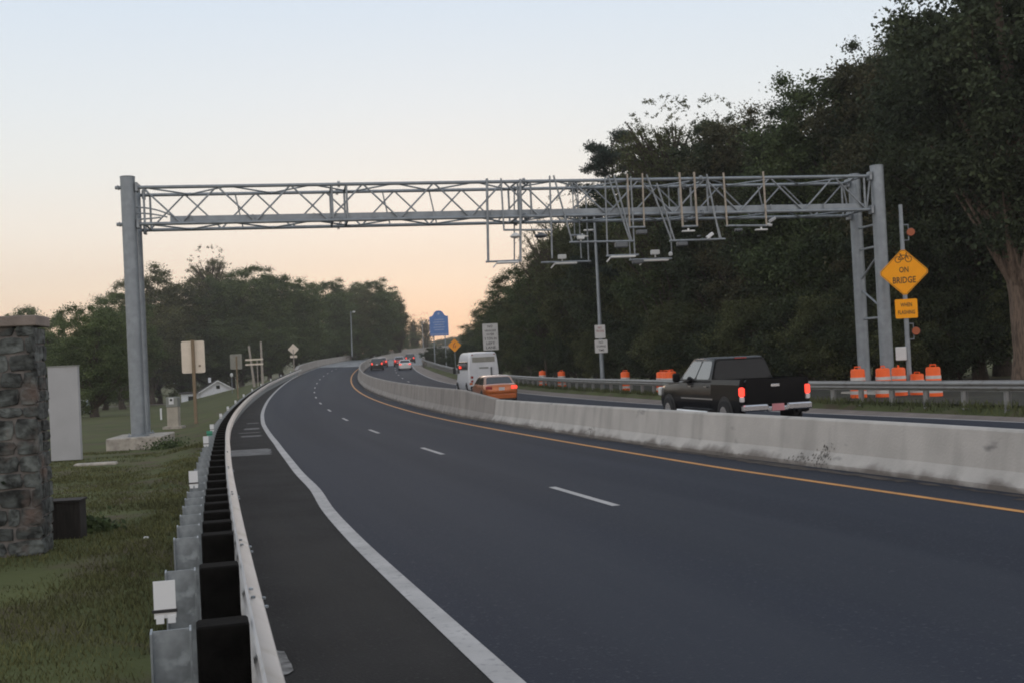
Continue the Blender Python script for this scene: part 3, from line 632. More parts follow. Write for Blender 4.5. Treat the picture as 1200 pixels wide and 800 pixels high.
# ------------------------------------------------------------------ signs
def face_to(p, extra=0):  # local -Y looks at traffic coming from the camera side
    return math.atan2(-(0-p.x), (0-p.y)*-1)*-1+extra
def sign_post(p, ztop, r, mat, parent, name='post', box=None):
    mb = MB()
    if box: mb.box((0, 0, (ztop-p.z)/2-.2), (box[0], box[1], ztop-p.z+.4))
    else: mb.tube([(0, 0, -.4), (0, 0, ztop-p.z)], r, 10)
    return mb.build(name, mat, parent, smooth=not box)
def rounded(w_, h, r=.05, n=4):
    P = []
    for cx_, cz_, a0 in ((w_/2-r, h/2-r, 0), (-w_/2+r, h/2-r, 90), (-w_/2+r, -h/2+r, 180), (w_/2-r, -h/2+r, 270)):
        for k in range(n+1): a = R(a0+90*k/n); P.append((cx_+r*math.cos(a), cz_+r*math.sin(a)))
    return P
def plate(w_, h, r=.05, t=.012, cz=0, cx=0, y=0): return MB().prism([(a+cx, b+cz) for a, b in rounded(w_, h, r)], y-t/2, y+t/2)
# big ON BRIDGE bicycle sign
p = gat(1067, 44, 465); t = empty('bicycle_warning_sign', p, -.33, 'orange diamond sign with a bicycle and ON BRIDGE over a WHEN FLASHING plate', 'road sign')
MB().tube([(0, .12, -.4), (0, .12, 3.0), (0, .12, 7.05-p.z)], [.10, .095, .075], 12).build('pole', M['galv'], t, smooth=True)
hd = .94; cz = 4.41-p.z
dia = [(0, -hd), (hd, 0), (0, hd), (-hd, 0)]
def diam(h, r=.07):
    k = r; return [(k, -h+k), (h-k, -k), (h-k, k), (k, h-k), (-k, h-k), (-h+k, k), (-h+k, -k), (-k, -h+k)]
MB().prism([(a, b+cz) for a, b in diam(hd)], -.012, .0).build('sign_face', M['orange_sign'], t)
bo = diam(hd-.035, .06); bi = diam(hd-.055, .055); mb = MB()
mb.add([(a, -.016, b+cz) for a, b in bo]+[(a, -.016, b+cz) for a, b in bi], [(i, (i+1) % 8, (i+1) % 8+8, i+8) for i in range(8)]); mb.build('border', M['black'], t, fix=False)
text_part('lettering', [('ON', 0, cz+.10, .22, .34), ('BRIDGE', 0, cz-.30, .25, .84)], M['black'], t, -.018)
mb = MB(); bz = cz+.50; ar = .025
for sx_ in (-.19, .19):
    ring = []
    for k in range(16):
        a = k*math.tau/16
        for rr in (.125, .125-ar): ring.append((sx_+rr*math.cos(a), -.018, bz+rr*math.sin(a)))
    mb.add(ring, [(2*k, (2*k+2) % 32, (2*k+3) % 32, 2*k+1) for k in range(16)])
def bar2(mb, x0, z0, x1, z1, w_=.028, y=-.018):
    d = Vector((x1-x0, z1-z0)).normalized(); n = Vector((-d.y, d.x))*w_/2
    mb.add([(x0+n.x, y, z0+n.y), (x0-n.x, y, z0-n.y), (x1-n.x, y, z1-n.y), (x1+n.x, y, z1+n.y)], [(0, 1, 2, 3)])
for q in [(-.19, 0, -.09, .16), (-.09, .16, .12, .15), (-.09, .16, .0, 0), (0, 0, .12, .15), (-.19, 0, 0, 0), (.19, 0, .10, .22), (.10, .22, .15, .23), (-.09, .16, -.10, .21), (-.14, .21, -.06, .21)]: bar2(mb, q[0], bz+q[1], q[2], bz+q[3])
mb.build('bicycle_symbol', M['black'], t, fix=False)
cz2 = 3.0-p.z
plate(.82, .74, .05, cz=cz2, cx=.02, y=-.006).build('plaque', M['orange_sign'], t)
text_part('lettering', [('WHEN', .02, cz2+.15, .15, .42), ('FLASHING', .02, cz2-.14, .15, .62)], M['black'], t, -.018)
for zz_ in (5.95, 2.12):
    b_ = MB().tube([(0, .1, zz_-p.z+.3), (.26, .1, zz_-p.z+.3)], .022, 6); b_.tube([(0, .1, zz_-p.z-.3), (.26, .1, zz_-p.z-.3)], .022, 6); b_.tube([(.24, .1, zz_-p.z-.3), (.24, .1, zz_-p.z+.3)], .015, 6)
    be = b_.build('beacon', M['galv_d'], t)
    MB().lathe([(.16, -.05), (.17, .0), (.17, .12), (.10, .2)], (.33, .1, zz_-p.z), 14, 'Y').build('housing', M['rust'], be, smooth=True)
    MB().lathe([(.14, -.07), (.15, -.06)], (.33, .1, zz_-p.z), 14, 'Y').build('lens', M['amber'], be)
wb_ = MB().box((-.26, .10, 1.28-p.z), (.40, .28, .52), ch=.02).build('control_box', M['whitebox'], t)
# NO VEHICLES sign
p = gat(577, 112, 440); z0 = at(576, 410, 112).z; z1 = at(576, 379, 112).z; wd = 18.0/F*112
t = empty('regulatory_sign', p, .0, 'tall white rectangular sign reading NO VEHICLES, behind the white van', 'road sign')
sign_post(p, z1-.2, .055, M['galv'], t); cz = (z0+z1)/2-p.z; H_ = z1-z0
plate(wd, H_, .06, cz=cz, y=-.07).build('sign_face', M['signwhite'], t)
text_part('lettering', [('NO', 0, cz+H_*.39, .24, .5), ('VEHICLES', 0, cz+H_*.23, .19, 1.12), ('OVER', 0, cz+H_*.09, .19, .75), ('5 TON IN', 0, cz-H_*.07, .25, 1.15), ('LEFT', 0, cz-H_*.24, .25, .85), ('LANE', 0, cz-H_*.40, .25, .95)], M['black'], t, -.082)
# blue welcome sign
Dq = 190; p = gat(516, Dq, 430); a = at(503, 372, Dq); b = at(526, 393, Dq); top = at(514, 364, Dq); wd = b.x-a.x
t = empty('welcome_sign', Vector(((a.x+b.x)/2, Dq, p.z)), .0, 'blue sign with an arched top standing on two posts by the bridge', 'road sign')
hw = wd/2; zb = b.z-p.z; zs_ = a.z-p.z+.1; ztp = top.z-p.z
out = [(-hw, zb), (hw, zb), (hw, zs_), (hw*.80, zs_+.02), (hw*.62, zs_+.22), (hw*.42, ztp-.22), (hw*.22, ztp-.04), (0, ztp), (-hw*.22, ztp-.04), (-hw*.42, ztp-.22), (-hw*.62, zs_+.22), (-hw*.80, zs_+.02), (-hw, zs_)]
MB().prism(out, -.03, .03).build('sign_face', M['blue'], t)
for sx_ in (-hw*.62, hw*.58): MB().box((sx_, .11, (zs_-.3)/2-.3), (.16, .14, zs_+.3)).build('post', M['galv'], t)
mb = MB().lathe([(.20, -.01), (.2, .0)], (0, -.04, ztp-.55), 16, 'Y'); mb.build('emblem', M['blue_pale'], t)
mb = MB()
for k in range(5): mb.box((.02*(k % 2), -.04, zs_-.55-.42*k), (wd*(.62 if k % 2 else .5), .006, .12))
mb.box((0, -.04, zb+.30), (wd*.9, .006, .10)); mb.build('lettering', M['blue_pale'], t)
# small amber diamond
Dq = 145; p = gat(534, Dq, 432); c = at(533, 404.5, Dq); t = empty('warning_sign', p, 0, 'small amber diamond sign on a thin post right of the blue sign', 'road sign')
sign_post(p, c.z, .04, M['galv'], t); MB().prism([(a_, b_+c.z-p.z) for a_, b_ in diam(.86, .06)], -.06, -.045).build('sign_face', M['yellow_sign'], t)
mb = MB()
for q in [(-.12, -.3, -.12, .1), (-.12, .1, .08, .32), (.1, -.3, .1, .0)]: bar2(mb, q[0], q[1]+c.z-p.z, q[2], q[3]+c.z-p.z, .09, -.064)
mb.build('arrow_symbol', M['redink'], t, fix=False)
# light pole with two plates
Dq = 72; p = gat(706, Dq, 440); ztp = at(697, 270, Dq).z
t = empty('light_pole', p, 0, 'tall tapered steel light pole with two white plates, seen through the gantry', 'light pole')
tp = at(695.5, 245, Dq)
MB().tube([(0, 0, -.3), (0, 0, 3), (0, 0, 7), (-.02, 0, tp.z-p.z)], [.15, .13, .10, .065], 12).build('pole', M['galv'], t, smooth=True)
MB().tube([(0, 0, ztp-p.z-.2), (-.25, 0, ztp-p.z+.02), (-.4, 0, ztp-p.z+.03)], .03, 8).build('arm', M['galv'], t, smooth=True)
MB().box((-.42, 0, ztp-p.z+.02), (.62, .26, .10), ch=.03).build('luminaire', M['light_face'], t)
s1 = plate(.66, .84, .04, cz=(at(705, 388.5, Dq).z-p.z), cx=-.03, y=-.16).build('plate', M['signwhite'], t); s1['label'] = 'upper plate with red lettering'
text_part('lettering', [('NO', -.03, at(705, 384, Dq).z-p.z, .13, .24), ('TRUCKS', -.03, at(705, 388, Dq).z-p.z, .13, .5)], M['redink'], s1, -.17)
s1 = plate(.80, .82, .04, cz=(at(705.5, 405.5, Dq).z-p.z), cx=.0, y=-.155).build('plate', M['signwhite'], t); s1['label'] = 'lower plate with black lettering'
text_part('lettering', [('NO', 0, at(705, 401, Dq).z-p.z, .14, .26), ('STOPPING', 0, at(705, 405.5, Dq).z-p.z, .13, .58), ('TIME', 0, at(705, 410, Dq).z-p.z, .13, .36)], M['black'], s1, -.165)
# sign backs on the left
Dq = 62; p = gat(230, Dq, 495); a = at(213.5, 400, Dq); b = at(242, 436, Dq)
t = empty('road_sign', p, .06, 'cream back of a large rounded rectangular sign on a wooden post', 'road sign')
MB().box((0, -.05, (a.z-p.z)/2-.15), (.16, .14, a.z-p.z+.4)).build('post', M['wood'], t)
plate(b.x-a.x, a.z-b.z, .09, cz=(a.z+b.z)/2-p.z, y=.04, cx=-.02).build('sign_panel', M['signback'], t)
MB().box((.32, .02, b.z-p.z+.38), (.11, .012, .09)).build('sticker', M['wood'], t)
Dq = 105; p = gat(278, Dq, 455); a = at(269.5, 415, Dq); b = at(284, 432, Dq)
t = empty('road_sign', p, .05, 'small grey back of a square sign on a thin post beyond the cream one', 'road sign')
MB().box((.05, -.05, (a.z-p.z)/2-.2), (.11, .1, a.z-p.z)).build('post', M['wood'], t); plate(b.x-a.x, a.z-b.z, .04, cz=(a.z+b.z)/2-p.z).build('sign_panel', M['signgrey'], t)
Dq = 150
for (pxb, pxt, yt, lb) in ((298, 291.5, 405, 'leaning wooden utility pole left of a straight one beyond the embankment'), (307.5, 305.5, 400, 'straight wooden utility pole beyond the embankment by the striped board')):
    p = gat(pxb, Dq, 440); tq = at(pxt, yt, Dq); o = tag(MB().tube([(0, 0, -.4), (tq.x-p.x, 0, tq.z-p.z)], [.17, .13], 10).build('utility_pole', M['wood_grey'], smooth=True), lb, 'utility pole'); o.location = p
Dq = 146; p = gat(302, Dq, 440); a = at(288.5, 421.5, Dq); b = at(309.5, 426.5, Dq)
t = empty('street_name_sign', p, 0, 'two stacked pale boards on a post in front of the utility poles', 'road sign'); sign_post(p, a.z, .06, M['wood_grey'], t)
for zz_ in (a.z-p.z, b.z-p.z+.05): MB().box((-.35, -.07, zz_), (b.x-a.x, .02, .20)).build('board', M['signback'], t)
Dq = 158; p = gat(345, Dq, 440); c = at(344.8, 409, Dq); t = empty('warning_sign', p, 0, 'pale back of a diamond sign with a small plaque beyond the left guardrail', 'road sign')
sign_post(p, c.z, .06, M['wood_grey'], t); MB().prism([(a_, b_+c.z-p.z) for a_, b_ in diam(.78, .06)], .05, .065).build('sign_panel', M['signback'], t)
MB().box((0, .06, at(345, 417.5, Dq).z-p.z), (.95, .015, .33)).build('plaque', M['signback'], t)
# cabinet pedestal
p = gat(204, 58, 495); t = empty('control_cabinet', p, 0, 'beige pedestal cabinet with a grey head standing on the verge', 'cabinet')
MB().box((0, 0, .03), (.95, .8, .22)).build('base_slab', M['footing'], t)
MB().box((0, 0, .62), (.56, .45, .98), ch=.01).build('pedestal', M['concrete_box'], t); MB().box((0, 0, 1.37), (.60, .5, .50), ch=.02).build('head', M['cabgrey'], t)
MB().box((-.02, -.26, 1.42), (.24, .02, .32), ch=0).build('meter_plate', M['white'], t); MB().lathe([(.065, -.012), (.065, 0)], (-.02, -.285, 1.48), 14, 'Y').build('meter', M['black'], t)
# lamps on the bridge
for (px, Dq, yt, yb, lb) in ((412.5, 232, 365, 416, 'slim light pole on the left bridge parapet with a small side lamp'), (496, 365, 377, 406, 'distant light pole at the far end of the bridge parapet')):
    a = at(px, yb, Dq); b = at(px-1.5, yt, Dq); t = empty('light_pole', a, 0, lb, 'light pole')
    MB().tube([(0, 0, -.3), (b.x-a.x, 0, b.z-a.z)], [.16, .09], 10).build('pole', M['galv'], t, smooth=True)
    MB().tube([(b.x-a.x, 0, b.z-a.z-.25), (b.x-a.x+.45, 0, b.z-a.z-.1)], .05, 6).build('arm', M['galv'], t); MB().box((b.x-a.x+.65, 0, b.z-a.z-.12), (.5, .3, .3), ch=.05).build('luminaire', M['light_face'], t)
# white delineator on the lawn, lamp post by the house
p = gat(188.5, 75, 480); o = tag(MB().box((0, 0, .35), (.11, .05, .8)).build('marker_post', M['white']), 'short white marker post on the lawn right of the left gantry post', 'marker post'); o.location = p
p = gat(272, 150, 452); t = empty('yard_lamp', Vector((p.x, 150, at(272, 462, 150).z)), 0, 'small yard lamp on a thin post beside the white house', 'lamp')
MB().tube([(0, 0, -2), (0, 0, 2.3)], .05, 8).build('post', M['galv_d'], t); MB().lathe([(.05, 2.3), (.2, 2.45), (.18, 2.75), (.03, 2.85)], (0, 0, 0), 12).build('lamp_head', M['light_face'], t, smooth=True)
# ------------------------------------------------------------------ stone pillar, panel, board
def stone_pillar():
    a = at(62, 635, 12.9); ww = 1.55; top = 2.66; t = empty('stone_pillar', Vector((a.x-ww/2-.20, 12.9+.3, -.14)), .16, 'rubble stone pillar with a flat cap at the left edge of the picture', 'pillar')
    MB().box((0, 0, top/2-.1), (ww-.07, .53, top+.1)).build('core', M['mortar'], t)
    rg = random.Random(11); mb = MB()
    def stones(W_, H_, place):
        # merge cells of an irregular lattice into rubble shapes
        z = 0.02
        while z < H_-.05:
            h = rg.uniform(.12, .27); h = min(h, H_-z)
            x = -W_/2
            while x < W_/2-.03:
                wd = rg.uniform(.12, .46); wd = min(wd, W_/2-x)
                if W_/2-(x+wd) < .1: wd = W_/2-x
                parts = [(x, z, wd, h)]
                if h > .22 and rg.random() < .45: hh = h*rg.uniform(.4, .6); parts = [(x, z, wd, hh), (x, z+hh, wd, h-hh)]
                for (px_, pz_, pw, ph) in parts:
                    g_ = .006; n = 12; cxx, czz = px_+pw/2, pz_+ph/2; P = []; ex = rg.uniform(4, 10)
                    rot = rg.uniform(-.07, .07)
                    for k in range(n):
                        an = math.tau*(k+.5)/n; ca, sa = math.cos(an), math.sin(an); m_ = (abs(ca)**ex+abs(sa)**ex)**(-1/ex)
                        rx = (pw/2-g_)*rg.uniform(.90, 1.05); rz_ = (ph/2-g_)*rg.uniform(.88, 1.05)
                        xx, zz_ = ca*m_*rx, sa*m_*rz_; P.append((cxx+xx*math.cos(rot)-zz_*math.sin(rot), czz+xx*math.sin(rot)+zz_*math.cos(rot)))
                    dep = rg.uniform(.012, .035); lv = [(1, -.03), (1, dep*.7), (.94, dep), (.4, dep*1.1)]; rows = []
                    for sc_, dd in lv: rows.append([place(cxx+(q[0]-cxx)*sc_, czz+(q[1]-czz)*sc_, dd+rg.uniform(-.006, .006)*(dd > 0)) for q in P])
                    n0 = len(mb.v); mb.sweep(rows, True); L = len(mb.v); mb.f.append(tuple(range(L-n, L)))
                x += wd
            z += h
    stones(ww, top, lambda x, z, d: (x, -.265-d, z)); stones(.58, top, lambda x, z, d: (ww/2-.035+d, x, z)); stones(.58, top, lambda x, z, d: (-ww/2+.035-d, x, z))
    o = mb.build('stonework', M['stone'], t, smooth=False)
    mb = MB().box((0, 0, top+.045), (ww+.06, .66, .12), ch=.01); mb.build('cap', M['capstone'], t)
    # ivy on the left half
    V = []; Fc = []
    for k in range(700):
        x = -ww/2+abs(rg.gauss(0, .30)); z = abs(rg.gauss(.5, .35)); s_ = rg.uniform(.02, .045); q = Vector((x, -.36-rg.uniform(0, .06), z)); a1 = Vector((rg.uniform(-1, 1), rg.uniform(-.5, .5), rg.uniform(-1, 1))).normalized(); b1 = a1.cross(Vector((0, 1, .3))).normalized()
        n = len(V); V += [q-a1*s_, q+b1*s_*.7, q+a1*s_, q-b1*s_*.7]; Fc.append((n, n+1, n+2, n+3))
    MB().add(V, Fc).build('ivy', M['ivy'], t, fix=False)
stone_pillar()
a = at(57, 430, 34); b = at(95.5, 530, 34); p = Vector(((a.x+b.x)/2, 34, b.z)); t = empty('grey_panel', p, .0, 'tall plain grey panel standing behind the stone pillar', 'panel')
MB().box((0, 0, (a.z-b.z)/2-.1), (b.x-a.x+.02, .16, a.z-b.z+.2), ch=.01).build('panel', M['panelgrey'], t); MB().box((0, 0, a.z-b.z+.012), (b.x-a.x+.05, .2, .03)).build('top_cap', M['cabgrey'], t)
p = at(79, 612, 14.6); p.z = tz(p.x, 14.6); t = empty('utility_box', p, .1, 'dark brown boarded box on the grass beside the stone pillar foot', 'box')
MB().box((0, 0, .22), (.40, .3, .50), ch=.008).build('body', M['dkbrown'], t); MB().box((0, 0, .483), (.43, .33, .025)).build('lid', M['dkbrown'], t)
p = at(171, 626, 14); p.z = tz(p.x, 14)+.02; o = tag(MB().box((0, 0, 0), (.06, .05, .03), ch=.01).build('litter', M['litter']), 'small white scrap of litter on the grass', 'litter'); o.location = p
# low rubble kerb/bare soil near the panel
p = gat(112, 31, 535); o = tag(MB().box((0, 0, .02), (1.1, .35, .10), ch=.03, rz=.12).build('kerb_slab', M['footing']), 'low pale slab lying in bare soil below the grey panel', 'slab'); o.location = p
# ------------------------------------------------------------------ drums
def drum(loc, label, seed):
    t = empty('traffic_drum', loc, seed, label, 'traffic drum', 'orange drums behind the far guardrail')
    prof = [(.29, .06), (.29, .30), (.275, .33), (.275, .52), (.262, .55), (.262, .74), (.25, .77), (.25, .94), (.235, .99), (.19, 1.01), (.05, 1.015)]
    MB().lathe([(.36, 0), (.37, .03), (.34, .06), (.30, .065)], (0, 0, 0), 24).build('base', M['tyre'], t, smooth=True)
    MB().lathe(prof, (0, 0, 0), 24).build('body', M['orange_drum'], t, smooth=True)
    for z0, z1, r0, r1 in ((.18, .295, .2925, .2925), (.40, .515, .2775, .2775), (.63, .735, .2645, .2645)):
        mb = MB(); n = 24; P = []
        for (r_, z_) in ((r0, z0), (r1, z1)):
            for k in range(n): P.append((r_*math.cos(k*math.tau/n), r_*math.sin(k*math.tau/n), z_))
        mb.add(P, [(k, (k+1) % n, n+(k+1) % n, n+k) for k in range(n)]); mb.build('reflective_band', M['drum_white'], t, smooth=True)
    MB().tube([(-.12, 0, 1.0), (-.12, 0, 1.08), (.12, 0, 1.08), (.12, 0, 1.0)], .018, 6).build('handle', M['orange_drum'], t)
    return t
dr0 = None
DR = [(1006.5, 42.3, 'orange drum in front of the rear right gantry post'), (1036, 42.3, 'orange drum in front of the thick right gantry post'), (1054.5, 43.4, 'orange drum beside the white control box, slightly taller looking'), (1095, 41.3, 'orange drum standing alone right of the bicycle sign post'),
      (745.5, 58.5, 'orange drum leftmost of the cluster ahead of the pickup'), (757, 58.8, 'second orange drum of the cluster ahead of the pickup'), (764, 59.5, 'third orange drum of the cluster, half behind another'), (779, 58.3, 'orange drum of the cluster nearest the pickup cab'), (788, 60.5, 'orange drum partly hidden by the pickup windscreen'),
      (699, 65.5, 'orange drum at the foot of the light pole'), (632.5, 80, 'lone orange drum right of the orange sedan'), (598.5, 86, 'orange drum just above the roof of the orange sedan')]
DR += [(1076, 43.8, 'orange drum partly behind the bicycle sign post')]
for i, (px, Dq, lb) in enumerate(DR):
    p = gat(px, Dq, 465)
    s_, o_ = so([p.x], [p.y]); 
    if o_[0] < offR(s_[0])+.55:
        q = W(float(s_[0]), offR(s_[0])+.75); k = (px-600)/F; p.x += (offR(s_[0])+.75-o_[0]); 
    p.z = tz(p.x, p.y)
    if dr0 is None: dr0 = drum(p, lb, .3); t = dr0
    else: t = copy_tree(dr0); t.location = p; t['label'] = lb; t.rotation_euler.z = i*.7
    t.scale = (1.03, 1.03, 1.12)
t.scale = (1, 1, .86)
# ------------------------------------------------------------------ house
p = at(256, 466, 200); p.z = at(250, 474, 200).z
def house():
    t = empty('white_house', p, .30, 'small white house with a dark gable roof beyond the lawn', 'house')
    w_, L, e, r = 6.0, 8.0, 2.4, 4.1
    gable = [(-w_/2, 0), (w_/2, 0), (w_/2, e), (0, r), (-w_/2, e)]
    MB().prism(gable, 0, L).build('wall', M['siding'], t)
    rf = MB()
    for sg in (-1, 1):
        x0, z0_, x1, z1_ = sg*(w_/2+.45), e-.30, 0, r+.02; P = []
        for y in (-.45, L+.4):
            P += [(x0, y, z0_), (x1, y, z1_), (x1, y, z1_+.16), (x0, y, z0_+.16)]
        rf.add(P, [(0, 1, 2, 3), (7, 6, 5, 4), (0, 4, 5, 1), (3, 2, 6, 7), (0, 3, 7, 4), (1, 5, 6, 2)])
    ro_ = rf.build('roof', M['roofing'], t); MB().box((-1.2, 4.5, r+.25), (.5, .5, .9)).build('chimney', M['siding'], ro_)
    f = MB()
    for sg in (-1, 1): f.add([(sg*(w_/2+.45), -.47, e-.34), (0, -.47, r-.02), (0, -.47, r+.2), (sg*(w_/2+.45), -.47, e-.12)], [(0, 1, 2, 3)])
    f.build('fascia', M['white'], ro_, fix=False)
    d = MB().box((1.1, -.03, 1.0), (2.4, .06, 2.0)).build('garage_door', M['cabgrey'], t)
    MB().box((-1.9, -.03, 1.0), (.9, .05, 2.0)).build('door', M['white'], t); MB().box((0, -.02, 3.1), (.6, .05, .6)).build('window', M['glass'], t)
    MB().box((-w_/2-1.6, 4, 1.1), (3.2, 6, 2.2)).build('wing', M['siding'], t); MB().box((-w_/2-1.7, 4, 2.3), (3.6, 6.6, .2)).build('wing_roof', M['roofing'], t)
    MB().box((-w_/2-1.6, .97, 1.3), (1.0, .06, .9)).build('window', M['glass'], t)
house()
# ------------------------------------------------------------------ vehicles
def wheel(t, x, y, r, wd, rimmat=None):
    sg = 1 if x > 0 else -1
    wh = empty('wheel', (x, y, r)); wh.parent = t
    MB().lathe([(r*.62, -wd/2), (r*.93, -wd/2), (r, -wd*.36), (r, wd*.36), (r*.93, wd/2), (r*.62, wd/2)], (0, 0, 0), 24, 'X').build('tyre', M['tyre'], wh, smooth=True)
    mb = MB().lathe([(r*.60, 0), (r*.60, sg*.01), (r*.52, -sg*.02), (r*.14, -sg*.015), (r*.12, sg*.01)] if sg > 0 else [(r*.12, sg*.01), (r*.14, .015), (r*.52, .02), (r*.60, -.01), (r*.60, 0)], (sg*(wd/2+.004), 0, 0), 20, 'X')
    mb.build('rim', rimmat or M['alloy'], wh, smooth=True)
def loft(sts, prof):
    """sts: (y, halfwidth, zbottom, ztop); prof: half section (fx, fz) bottom centre to top centre"""
    rows = []
    for (y, hw_, zb_, zt_) in sts:
        half = [(fx*hw_, zb_+fz*(zt_-zb_)) for fx, fz in prof]; ring = half+[(-a_, b_) for a_, b_ in reversed(half[1:-1])]
        rows.append([(a_, y, b_) for a_, b_ in ring])
    n = len(rows[0]); mb = MB().sweep(rows, True); mb.f += [tuple(range(n)), tuple(range((len(rows)-1)*n, len(rows)*n))[::-1]]; return mb
BP = [(0, 0), (.86, 0), (.95, .07), (.985, .22), (1.0, .50), (.975, .78), (.93, .94), (.85, .99), (0, 1.02)]
def lerp3(a, b, t): return Vector(a)*(1-t)+Vector(b)*t
def quad_panel(c, u0, u1, v0, v1, d=.008):
    """glass panel on quad c (bl, br, tr, tl) inset in u, v and lifted by d"""
    bl, br, tr, tl = [Vector(q) for q in c]
    def P(u, v): return lerp3(lerp3(bl, br, u), lerp3(tl, tr, u), v)
    n = (br-bl).cross(tl-bl).normalized()
    k = .07; pts = [(u0+k*(u1-u0), v0), (u1-k*(u1-u0), v0), (u1, v0+k*1.5), (u1, v1-k*1.5), (u1-k*(u1-u0), v1), (u0+k*(u1-u0), v1), (u0, v1-k*1.5), (u0, v0+k*1.5)]
    top = [P(u, v)+n*d for u, v in pts]; bot = [P(u, v)-n*.02 for u, v in pts]
    return MB().add(top+bot, [tuple(range(8)), tuple(range(15, 7, -1))]+[(i, (i+1) % 8, (i+1) % 8+8, i+8) for i in range(8)])
def car(name, label, cat, loc, rz, pm, L=4.7, Wd=1.82, H=1.45, belt=.95, deck=.98, hood=.92, rr=.33, cab=(-1.95, -1.35, .45, 1.35), lamps='lit', kind='sedan', rooff=.76, plate_=True, glass=None, group=None, cabmat=None):
    t = empty(name, loc, rz, label, cat, group); hw_ = Wd/2; g_ = glass or M['glass']; gc = .19
    r, f = -L/2, L/2
    rb = cab[0]
    sts = [(r, hw_*.80, gc+.20, deck-.14), (r+.05, hw_*.90, gc+.10, deck-.05), (r+.22, hw_*.97, gc+.02, deck), (r+.7, hw_, gc, deck+.0), (rb, hw_, gc, max(deck, belt)), (0, hw_, gc, belt), (cab[3], hw_, gc, hood+.03), (f-.9, hw_*.985, gc, hood-.02), (f-.35, hw_*.93, gc+.03, hood-.13), (f-.06, hw_*.80, gc+.10, hood-.27), (f, hw_*.70, gc+.16, hood-.36)]
    sts = sorted(sts, key=lambda q: q[0])
    loft(sts, BP).build('body', pm, t, smooth=True)
    bw, tw = hw_*.93, hw_*rooff; y0, y1, y2, y3 = cab; zr = H-.05
    bel = belt-.03
    B = [(-bw, y0, bel), (bw, y0, bel), (bw, y3, bel), (-bw, y3, bel)]; T = [(-tw, y1, zr), (tw, y1, zr), (tw, y2, zr), (-tw, y2, zr)]
    T2 = [(-tw*.86, y1+.18, H), (tw*.86, y1+.18, H), (tw*.86, y2-.2, H), (-tw*.86, y2-.2, H)]
    mb = MB().add(B+T+T2, [(3, 2, 1, 0)]+[(i, (i+1) % 4, (i+1) % 4+4, i+4) for i in range(4)]+[(i+4, (i+1) % 4+4, (i+1) % 4+8, i+8) for i in range(4)]+[(8, 9, 10, 11)])
    mb.build('cabin', cabmat or pm, t, smooth=True, bevel=.03)
    quad_panel([B[0], B[1], T[1], T[0]], .06, .94, .10, .93).build('rear_window', g_, t)
    quad_panel([B[2], B[3], T[3], T[2]], .05, .95, .06, .95).build('windscreen', g_, t)
    for sd in (0, 1):
        q = [B[1], B[2], T[2], T[1]] if sd == 0 else [B[3], B[0], T[0], T[3]]
        for (u0, u1) in ((.10, .46), (.50, .90)): quad_panel(q, u0, u1, .14, .90).build('side_window', g_, t)
        sg = 1 if sd == 0 else -1
        MB().box((sg*(hw_+.09), y3-.30, belt+.08), (.18, .08, .13), ch=.02).build('mirror', pm, t)
        for yy in (.15, -.95 if kind != 'pickup' else 1.05): MB().box((sg*(hw_*.985+.012), yy, belt-.13), (.02, .15, .03)).build('door_handle', M['trim'], t)
    lm = M['lit'] if lamps == 'lit' else M['lens']
    for sg in (-1, 1):
        h_ = .17 if kind == 'sedan' else .30
        MB().box((sg*hw_*.74, r+.035, deck-.20), (.34 if kind == 'sedan' else .18, .09, h_), ch=.025, rz=sg*.18).build('tail_lamp', M['lens'] if (lamps == 'right' and sg < 0) else (M['lit'] if lamps == 'right' else lm), t)
        MB().box((sg*hw_*.72, f-.09, hood-.30), (.32, .16, .13), ch=.03, rz=-sg*.35).build('headlight', M['light_face'], t)
    MB().box((0, r+.015, gc+.17), (Wd*.84, .10, .26), ch=.03).build('rear_bumper', pm if kind == 'sedan' else M['trim'], t)
    MB().box((0, r+.03, gc+.02), (Wd*.7, .10, .10), ch=.02).build('valance', M['trim'], t)
    if plate_: MB().box((0, r-.012, deck-.26 if kind == 'sedan' else deck-.32), (.31, .015, .16)).build('licence_plate', M['plate'], t)
    for yy in (r+.92, f-.88):
        for sg in (-1, 1):
            MB().lathe([(rr+.05, 0), (rr+.05, .012), (rr*.5, .013)], (0, 0, 0), 20, 'X').build('tmp', M['trim'], None) if False else None
            a_ = MB().lathe([(rr+.055, -.02), (rr+.055, .006)], (sg*(hw_*.985), yy, rr+.01), 22, 'X').build('wheel_arch', M['trim'], t, smooth=False)
            wheel(t, sg*(hw_-.085), yy, rr, .21)
    return t
